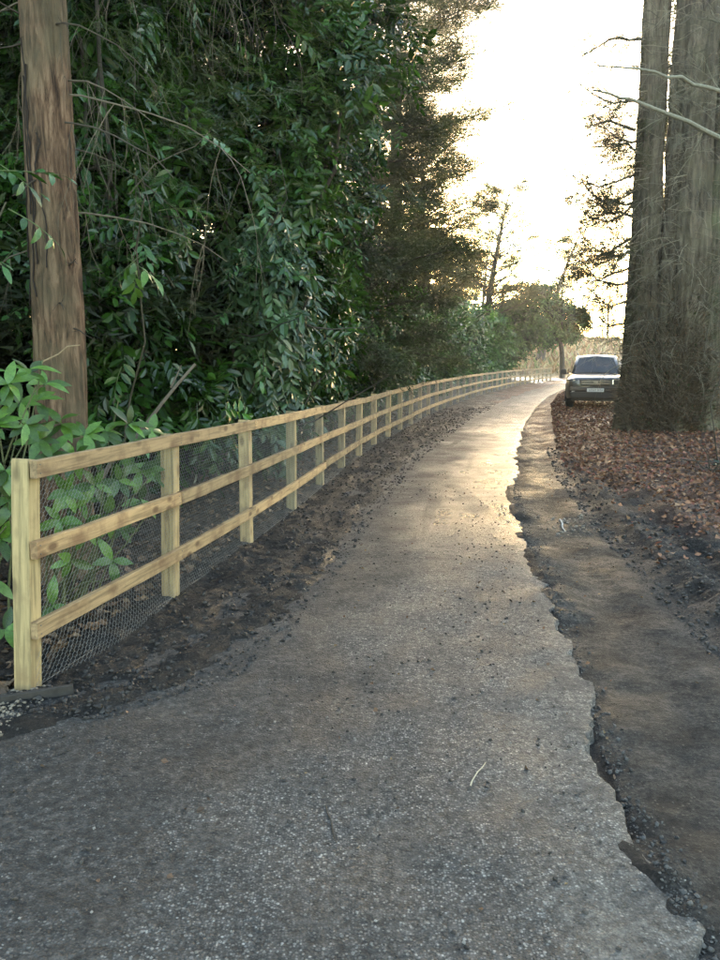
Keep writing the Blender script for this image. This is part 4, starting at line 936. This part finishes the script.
for k in range(26):     # high bare crown
    z = r.uniform(10.5, 17); a = r.uniform(0, 6.283); dead_twigs(mb, (r.choice([-.5, .4]), 0, z), (math.cos(a), math.sin(a), .5), r.uniform(2, 4), .05, 2, r, (.09, .08, .055), -.1)
obj('crown', mb, M_twig, root)

# pale boughs reaching across from a tree just outside the picture
b = np.array([6.4, 10.5, float(top_h(6.4, 10.5))]); root = thing('bare_tree', 'bare tree at the right edge with two long pale boughs crossing the great trunk', 'tree', tuple(b))
tp = np.array([(0.1 * math.sin(t * 3), 0, -.2 + 11 * t) for t in np.linspace(0, 1, 20)]); obj('trunk', trunk_mesh(tp, np.linspace(.30, .12, 20), 20, .05, 5, 4), M_barkgrey, root)
for pts, r0 in (([(860, 160, 10.3), (760, 112, 10.0), (720, 92, 9.8), (680, 78, 9.6), (640, 70, 9.4), (600, 66, 9.2)], .035), ([(865, 210, 10.3), (770, 160, 9.9), (720, 138, 9.6), (680, 118, 9.4), (640, 103, 9.2), (615, 96, 9.0), (592, 90, 8.9)], .040)):
    P = np.array([at(*p) for p in pts]) - b; P[0] = np.array([0, 0, P[0][2]]); P = np.stack([np.interp(np.linspace(0, 1, 16), np.linspace(0, 1, len(P)), P[:, q]) for q in range(3)], 1) + r.normal(0, .008, (16, 3))
    mb = MB(); mb.tube(P, np.linspace(r0, .009, 16), 8, (.20, .19, .14))
    for q in range(12): dead_twigs(mb, P[r.integers(5, 16)], (-.6, r.normal(0, .3), r.normal(.1, .6)), r.uniform(.15, .5), .006, 1, r, (.17, .16, .11), .0, 4)
    obj('bough', mb, M_twig, root)
for (u, v, u2, v2, Y) in ((735, 30, 690, 5, 9.5), (740, 60, 665, 125, 10.5), (735, 200, 700, 320, 11), (735, 40, 700, 90, 10.2)):
    mb = MB(); p = at(u, v, Y) - b; e = at(u2, v2, Y) - b; dead_twigs(mb, p, e - p, np.linalg.norm(e - p), .012, 2, r, (.10, .09, .06), .1)
    mb.tube(wander((0, 0, p[2] + .3), p, 6, .05, 3), np.linspace(.02, .012, 6), 6, (.10, .09, .06)); obj('branch', mb, M_twig, root)

conifer('dark_conifer', 'dark conifer behind the great trunk at the right edge', (10.9, 23.6), 15, 3.0, 3.6, 64, 90, (.5, .9), NSPR_F, Y_DK, (.04, .055, .022), 81, trunk_r=.25, limbs_as_parts=False, shape=.5)
laurel('laurel_bush', 'green laurel low down right of the great trunk', (9.6, 21.5), [((9.7, 21.5, 1.2), (1.1, 1.0, 1.2))], 320, 4, 91, colA=(.03, .06, .02), colB=(.07, .14, .05))
laurel('fern_clump', 'small green clump among the leaves at the right edge', (5.3, 11.4), [((5.3, 11.4, .16), (.28, .25, .18))], 34, 3, 92, size=(.45, .6), droop=.2, colA=(.012, .026, .012), colB=(.03, .06, .03))

# ------------------------------------------------------------------ far bank: bracken and bare trees
r = np.random.default_rng(90)
n = 9000; X = r.uniform(6, 70, n); Y = 76 + 40 * r.uniform(0, 1, n) ** 1.3; kp = (X < fL(Y) - .6) | (X > fO(Y) + .4); X, Y = X[kp], Y[kp]; n = len(X)
yaw = r.uniform(0, 6.28, n); D = unit(np.column_stack([np.cos(yaw) * .6, np.sin(yaw) * .6, r.uniform(.5, 1.4, n)])); tV, tF = leaf_card(1, .28, .2); tV[:, 0] += .5
cc = np.array([(.34, .22, .09), (.26, .15, .06), (.38, .30, .13), (.20, .22, .07), (.30, .17, .07)])[r.integers(0, 5, n)] * r.uniform(.6, 1.2, (n, 1))
mb = MB(); mb.add(*scatter(tV, tF, np.ones(7), frames(D, r.normal(size=(n, 3))), np.column_stack([X, Y, top_h(X, Y)]), r.uniform(.5, 1.3, n), cc))
tag(obj('bracken', mb, M_dead, kind='stuff'), 'golden brown bracken on the bank beyond the end of the drive', 'bracken')
proto = None
for k in range(9):
    X = 26 + 2.2 * k + r.normal(0, .8); Y = 104 + r.uniform(0, 16); lab = 'slender bare tree standing on the far bank beyond the pickup'
    if k == 0:
        proto = thing('bare_sapling', lab, 'tree', (X, Y, float(top_h(X, Y))), group='bare trees on the far bank')
        tp = np.array([(0.1 * math.sin(t * 4), 0, -.2 + 8 * t) for t in np.linspace(0, 1, 10)]); obj('trunk', trunk_mesh(tp, np.linspace(.13, .03, 10), 8, .03, 3, 1), M_barkgrey, proto)
        mb = MB()
        for q in range(20): a = r.uniform(0, 6.28); dead_twigs(mb, (0, 0, r.uniform(2, 7.5)), (math.cos(a), math.sin(a), .9), r.uniform(1, 2.2), .035, 1, r, (.16, .12, .08), -.2, 3)
        obj('crown', mb, M_twig, proto)
    else:
        t = copy_tree(proto); t.location = (X, Y, float(top_h(X, Y))); t.rotation_euler = (0, 0, r.uniform(0, 6)); sc = r.uniform(.7, 1.2); t.scale = (sc,) * 3

# ------------------------------------------------------------------ parked pickup
def mat_paint():
    m, nt, p, o = newmat('car_paint'); v = mapping(nt, (1, 1, 1)); f = noise(nt, v, 5, 4)
    nt.links.new(mix(nt, f, (0.008, 0.0085, 0.010), (0.013, 0.0135, 0.015)), p.inputs['Base Color'])
    p.inputs['Metallic'].default_value = 0.0; p.inputs['Roughness'].default_value = .35; p.inputs['Coat Weight'].default_value = .8; p.inputs['Coat Roughness'].default_value = .06; return m
M_paint = mat_paint(); M_glass = mat_plain('window_glass', (.012, .015, .018), .03, 0, .5, .05, 3, 0.0); M_black = mat_plain('black_plastic', (.018, .018, .018), .5)
M_chrome = mat_plain('chrome', (.32, .32, .34), .25, 1.0); M_lamp = mat_plain('lamp_glass', (.75, .77, .8), .08, .5, .8, .2, 30, 1.0); M_tyre = mat_plain('tyre_rubber', (.02, .019, .018), .8); M_plate = mat_plain('plate_white', (.72, .72, .70), .4); M_rim = mat_plain('alloy', (.35, .35, .36), .3, .9)
car = thing('pickup_truck', 'dark grey double-cab pickup parked facing us beside the great trunk', 'car', (7.52, 25.7, float(top_h(7.52, 25.7)) - .06), R(-16))
def loft(secs):
    """secs: list of (y, [(x,z)...]) half sections, mirrored"""
    V = []; m = len(secs[0][1])
    for y, hp in secs:
        V += [(x, y if not isinstance(y, list) else y[k], z) for k, (x, z) in enumerate(hp)] + [(-x, y if not isinstance(y, list) else y[k], z) for k, (x, z) in list(enumerate(hp))[::-1]]
    w = 2 * m; n_ = len(secs); F = [(a * w + k, a * w + k + 1, (a + 1) * w + k + 1, (a + 1) * w + k) for a in range(n_ - 1) for k in range(w - 1)]
    caps = [[list(range(w))[::-1]], [[(n_ - 1) * w + k for k in range(w)]]]
    return MB().add(np.array(V), [np.array(F), np.array(caps[0]), np.array(caps[1])])
def sec(wb, ws, zb, zs, zt, wt): return [(wb * .96, zb), (wb, zb + .08), (ws, (zb + zs) / 2 + .08), (ws * .995, zs), (wt, zt - .035), (wt * .86, zt), (0.001, zt + .02)]
body = loft([(0.0, sec(.62, .72, .46, .92, .99, .60)), (.07, sec(.78, .82, .40, .97, 1.04, .68)), (.25, sec(.90, .90, .38, 1.0, 1.08, .76)), (.7, sec(.93, .93, .36, 1.03, 1.13, .80)), (1.25, sec(.93, .93, .36, 1.06, 1.17, .82)), (1.35, sec(.93, .93, .34, 1.07, 1.14, .86)), (3.4, sec(.93, .93, .34, 1.10, 1.13, .88)), (5.1, sec(.92, .92, .42, 1.10, 1.13, .88)), (5.2, sec(.88, .88, .48, 1.06, 1.10, .84))])
o = obj('body', body.mesh('body', True), M_paint, car, bevel=.015)
# cabin: roof and pillars
cab = loft([(1.28, [(.80, 1.12), (.79, 1.14), (.001, 1.16)]), (2.05, [(.66, 1.66), (.62, 1.70), (.001, 1.74)]), (2.35, [(.68, 1.70), (.62, 1.75), (.001, 1.79)]), (3.2, [(.68, 1.68), (.62, 1.74), (.001, 1.77)]), (3.55, [(.80, 1.12), (.78, 1.14), (.001, 1.16)])])
obj('cabin', cab.mesh('cabin', True), M_paint, car)
mb = MB(); mb.add(np.array([(-.71, 1.325, 1.155), (.71, 1.325, 1.155), (.56, 2.0, 1.665), (-.56, 2.0, 1.665), (0, 1.28, 1.19), (0, 1.97, 1.715)]) + np.array([0, -.03, .02]), np.array([(0, 4, 5, 3), (4, 1, 2, 5)])); obj('windscreen', mb, M_glass, car)
for s_ in (-1, 1):
    mb = MB(); V = np.array([(.815, 1.55, 1.15), (.835, 3.2, 1.15), (.70, 3.0, 1.64), (.695, 2.15, 1.64)]); V[:, 0] *= s_; mb.add(V, np.array([(0, 1, 2, 3)] if s_ > 0 else [(3, 2, 1, 0)])); obj('side_window', mb, M_glass, car)
mb = MB(); mb.box((0, .015, .895), (.94, .10, .20), taper=(1.06, 1)); g = obj('grille', mb, M_black, car, bevel=.01)
for z in (.855, .905, .955):
    mb = MB(); mb.box((0, -.045, z), (.88, .02, .016)); obj('grille_bar', mb, M_chrome, g)
mb = MB(); mb.box((0, -.058, .91), (.13, .014, .05)); obj('badge', mb, M_chrome, g, bevel=.006)
for s_ in (-1, 1):
    mb = MB(); V = np.array([(.50, .01, .84), (.78, .10, .86), (.905, .36, .95), (.87, .40, 1.05), (.70, .13, 1.02), (.50, .02, .985)]); V2 = V + np.array([0, .12, 0]); V[:, 0] *= s_; V2[:, 0] *= s_; V += np.array([s_ * .012, -.03, 0])
    f6 = [0, 1, 2, 3, 4, 5]; sd_ = np.array([(k, (k + 1) % 6, 6 + (k + 1) % 6, 6 + k) for k in range(6)]); mb.add(np.concatenate([V, V2]), [np.array([f6 if s_ < 0 else f6[::-1]]), sd_]); h = obj('headlight', mb, M_lamp, car)
    mb = MB(); th = np.linspace(0, 6.283, 12, endpoint=False); mb.tube(np.array([(s_ * .66, .012, .93), (s_ * .66, .045, .93)]), .055, 12); obj('lens', mb, M_chrome, h)
    mb = MB(); mb.tube(np.array([(s_ * .68, .0, .60), (s_ * .68, .06, .60)]), .055, 12); obj('fog_light', mb, M_lamp, car)
    mb = MB(); mb.box((s_ * 1.06, 1.62, 1.22), (.22, .10, .17), taper=(.85, .8)); mi = obj('mirror', mb, M_black, car, bevel=.02)
    mb = MB(); mb.box((s_ * .95, 1.64, 1.16), (.12, .05, .04)); obj('mirror_arm', mb, M_black, mi)
    mb = MB(); mb.tube(np.array([(s_ * .62, 2.2, 1.78), (s_ * .62, 2.3, 1.83), (s_ * .62, 3.1, 1.82), (s_ * .62, 3.2, 1.78)]), .018, 6); obj('roof_rail', mb, M_black, car)
    for y in (.92, 4.05):
        mb = MB(); prof = [(-.125, .23), (-.125, .34), (-.09, .375), (.09, .375), (.125, .34), (.125, .23)]; th = np.linspace(0, 6.2832, 28, endpoint=False)
        V = np.array([(px, pr * math.cos(a), pr * math.sin(a)) for px, pr in prof for a in th]); F = np.array([(a * 28 + k, a * 28 + (k + 1) % 28, (a + 1) * 28 + (k + 1) % 28, (a + 1) * 28 + k) for a in range(5) for k in range(28)]); mb.add(V, F)
        w = obj('wheel', mb, M_tyre, car, (s_ * .80, y, .375)); mb = MB(); mb.tube(np.array([(-.10, 0, 0), (.10, 0, 0)]), .235, 20)
        for q in range(6): a = q * 1.047; mb.box((s_ * .112, .12 * math.cos(a), .12 * math.sin(a)), (.02, .06, .06))
        obj('rim', mb, M_rim, w)
        mb = MB(); th = np.linspace(-.3, math.pi + .3, 16); mb.tube(np.column_stack([np.full(16, s_ * .925), y + .44 * np.cos(th), .40 + .44 * np.sin(th)]), .035, 6); obj('wheel_arch', mb, M_black, car)
mb = MB(); mb.box((0, .0, .50), (1.50, .10, .20), taper=(1.04, 1)); bu = obj('bumper', mb, M_black, car, bevel=.025)
mb = MB(); mb.box((0, -.02, .70), (1.62, .12, .13), taper=(.98, 1)); obj('bumper_bar', mb, M_paint, bu, bevel=.025)
mb = MB(); mb.box((0, -.095, .665), (.52, .012, .112)); pl = obj('number_plate', mb, M_plate, car)
for q in range(7):
    mb = MB(); x = -.19 + q * .06 + (.025 if q > 3 else 0); mb.box((x, -.1025, .665), (.008, .004, .075)); mb.box((x + .028, -.1025, .665), (.008, .004, .075)); mb.box((x + .014, -.1025, .698 if q % 2 else .665), (.02, .004, .01)); obj('plate_character', mb, M_black, pl)
mb = MB(); mb.box((0, .8, .42), (1.5, 1.2, .22)); obj('underbody', mb, M_black, car)
for s_ in (-.45, .15): mb = MB(); mb.tube(np.array([(s_, 1.27, 1.19), (s_ + .5, 1.42, 1.255)]), .008, 4); obj('wiper', mb, M_black, car)

# ------------------------------------------------------------------ small things on the ground
def twig_thing(u0, v0, u1, v1, rad, col, label):
    def g(u, v):
        yd = (v - 480) / FPX; t = CAM_H / (math.sin(PITCH) + yd * math.cos(PITCH)); return np.array([(u - 360) / FPX * t, (math.cos(PITCH) - yd * math.sin(PITCH)) * t, 0])
    a, b_ = g(u0, v0), g(u1, v1); P = wander(a, b_, 6, .12, int(u0)); P[:, 2] = [float(top_h(x, y)) for x, y in P[:, :2]]; P[:, 2] += rad * .8; c0 = P[0].copy()
    mb = MB(); mb.tube(P - c0, np.linspace(rad, rad * .6, 6), 6, col); tag(obj('fallen_twig', mb, M_twig, loc=tuple(c0)), label, 'twig')
twig_thing(470, 788, 484, 763, .0035, (.42, .36, .25), 'pale straw-coloured twig lying on the middle of the tarmac')
twig_thing(326, 806, 337, 842, .003, (.05, .04, .03), 'thin dark twig lying on the tarmac left of the pale one')
twig_thing(560, 515, 566, 526, .012, (.45, .42, .38), 'short pale stick on the worn strip right of the tarmac')
for (u, v, L, colr, lab) in ((181, 597, .075, (.45, .38, .16), 'yellow fallen leaf on the mud at the foot of the second post'), (130, 583, .06, (.38, .28, .12), 'tan fallen leaf caught behind the first bay of netting'), (228, 568, .06, (.40, .36, .26), 'pale fallen leaf just left of the third post'), (30, 690, .05, (.3, .24, .14), 'small brown leaf on the gravel under the end post'), (600, 680, .05, (.28, .18, .09), 'brown leaf in the mud beside the broken tarmac edge')):
    yd = (v - 480) / FPX; t = CAM_H / (math.sin(PITCH) + yd * math.cos(PITCH)); x, y = (u - 360) / FPX * t, (math.cos(PITCH) - yd * math.sin(PITCH)) * t
    V, F = leaf_hi(L, L * .5, .1, .3, int(u)); me = mesh_np('fallen_leaf', V, F, np.tile(np.array([colr]), (len(V), 1)), True)
    tag(obj('fallen_leaf', me, M_dead, loc=(x, y, float(top_h(x, y)) + .012), rot=(random.uniform(-.2, .2), random.uniform(-.3, .1), random.uniform(0, 6))), lab, 'leaf')
# half-buried board by the end post
mb = MB(); mb.box((0, 0, 0), (.50, .03, .05), c=(.04, .035, .03)); o = tag(obj('buried_board', mb, M_twig, loc=(-1.70, 3.80, .018), rot=(0, R(-2), R(20)), bevel=.004), 'dark weathered board half buried in front of the end post', 'board')
# leaning dead stick behind the fence
mb = MB(); p0, p1 = at(150, 415, 7.2), at(192, 360, 7.2); p00 = p0 + (p0 - p1) * 1.5; p00[2] = max(p00[2], .0); mb.tube(wander(p00 * 0, p1 - p00, 8, .08, 3), np.linspace(.024, .012, 8), 7, (.16, .13, .10)); mb.tube(wander((p1 - p00) * .8, (p1 - p00) * .8 + np.array([.1, 0, .2]), 4, .1, 4), np.linspace(.01, .004, 4), 5, (.15, .12, .09))
tag(obj('dead_branch', mb, M_twig, loc=tuple(p00)), 'dead grey branch leaning under the laurel behind the top rail', 'branch')

# ------------------------------------------------------------------ thin scattering volume, added to stand in for lens flare around the sun
M_veil, nt, p, out = newmat('flare_veil'); nt.nodes.remove(p)
pv = N(nt, 'ShaderNodeVolumePrincipled'); pv.inputs['Color'].default_value = (.95, .95, .95, 1); pv.inputs['Density'].default_value = .0007; pv.inputs['Anisotropy'].default_value = .65
nt.links.new(pv.outputs[0], out.inputs['Volume'])
mb = MB(); mb.box((0, 600, 11), (1300, 1900, 26)); obj('flare_haze', mb, M_veil, kind='stuff')
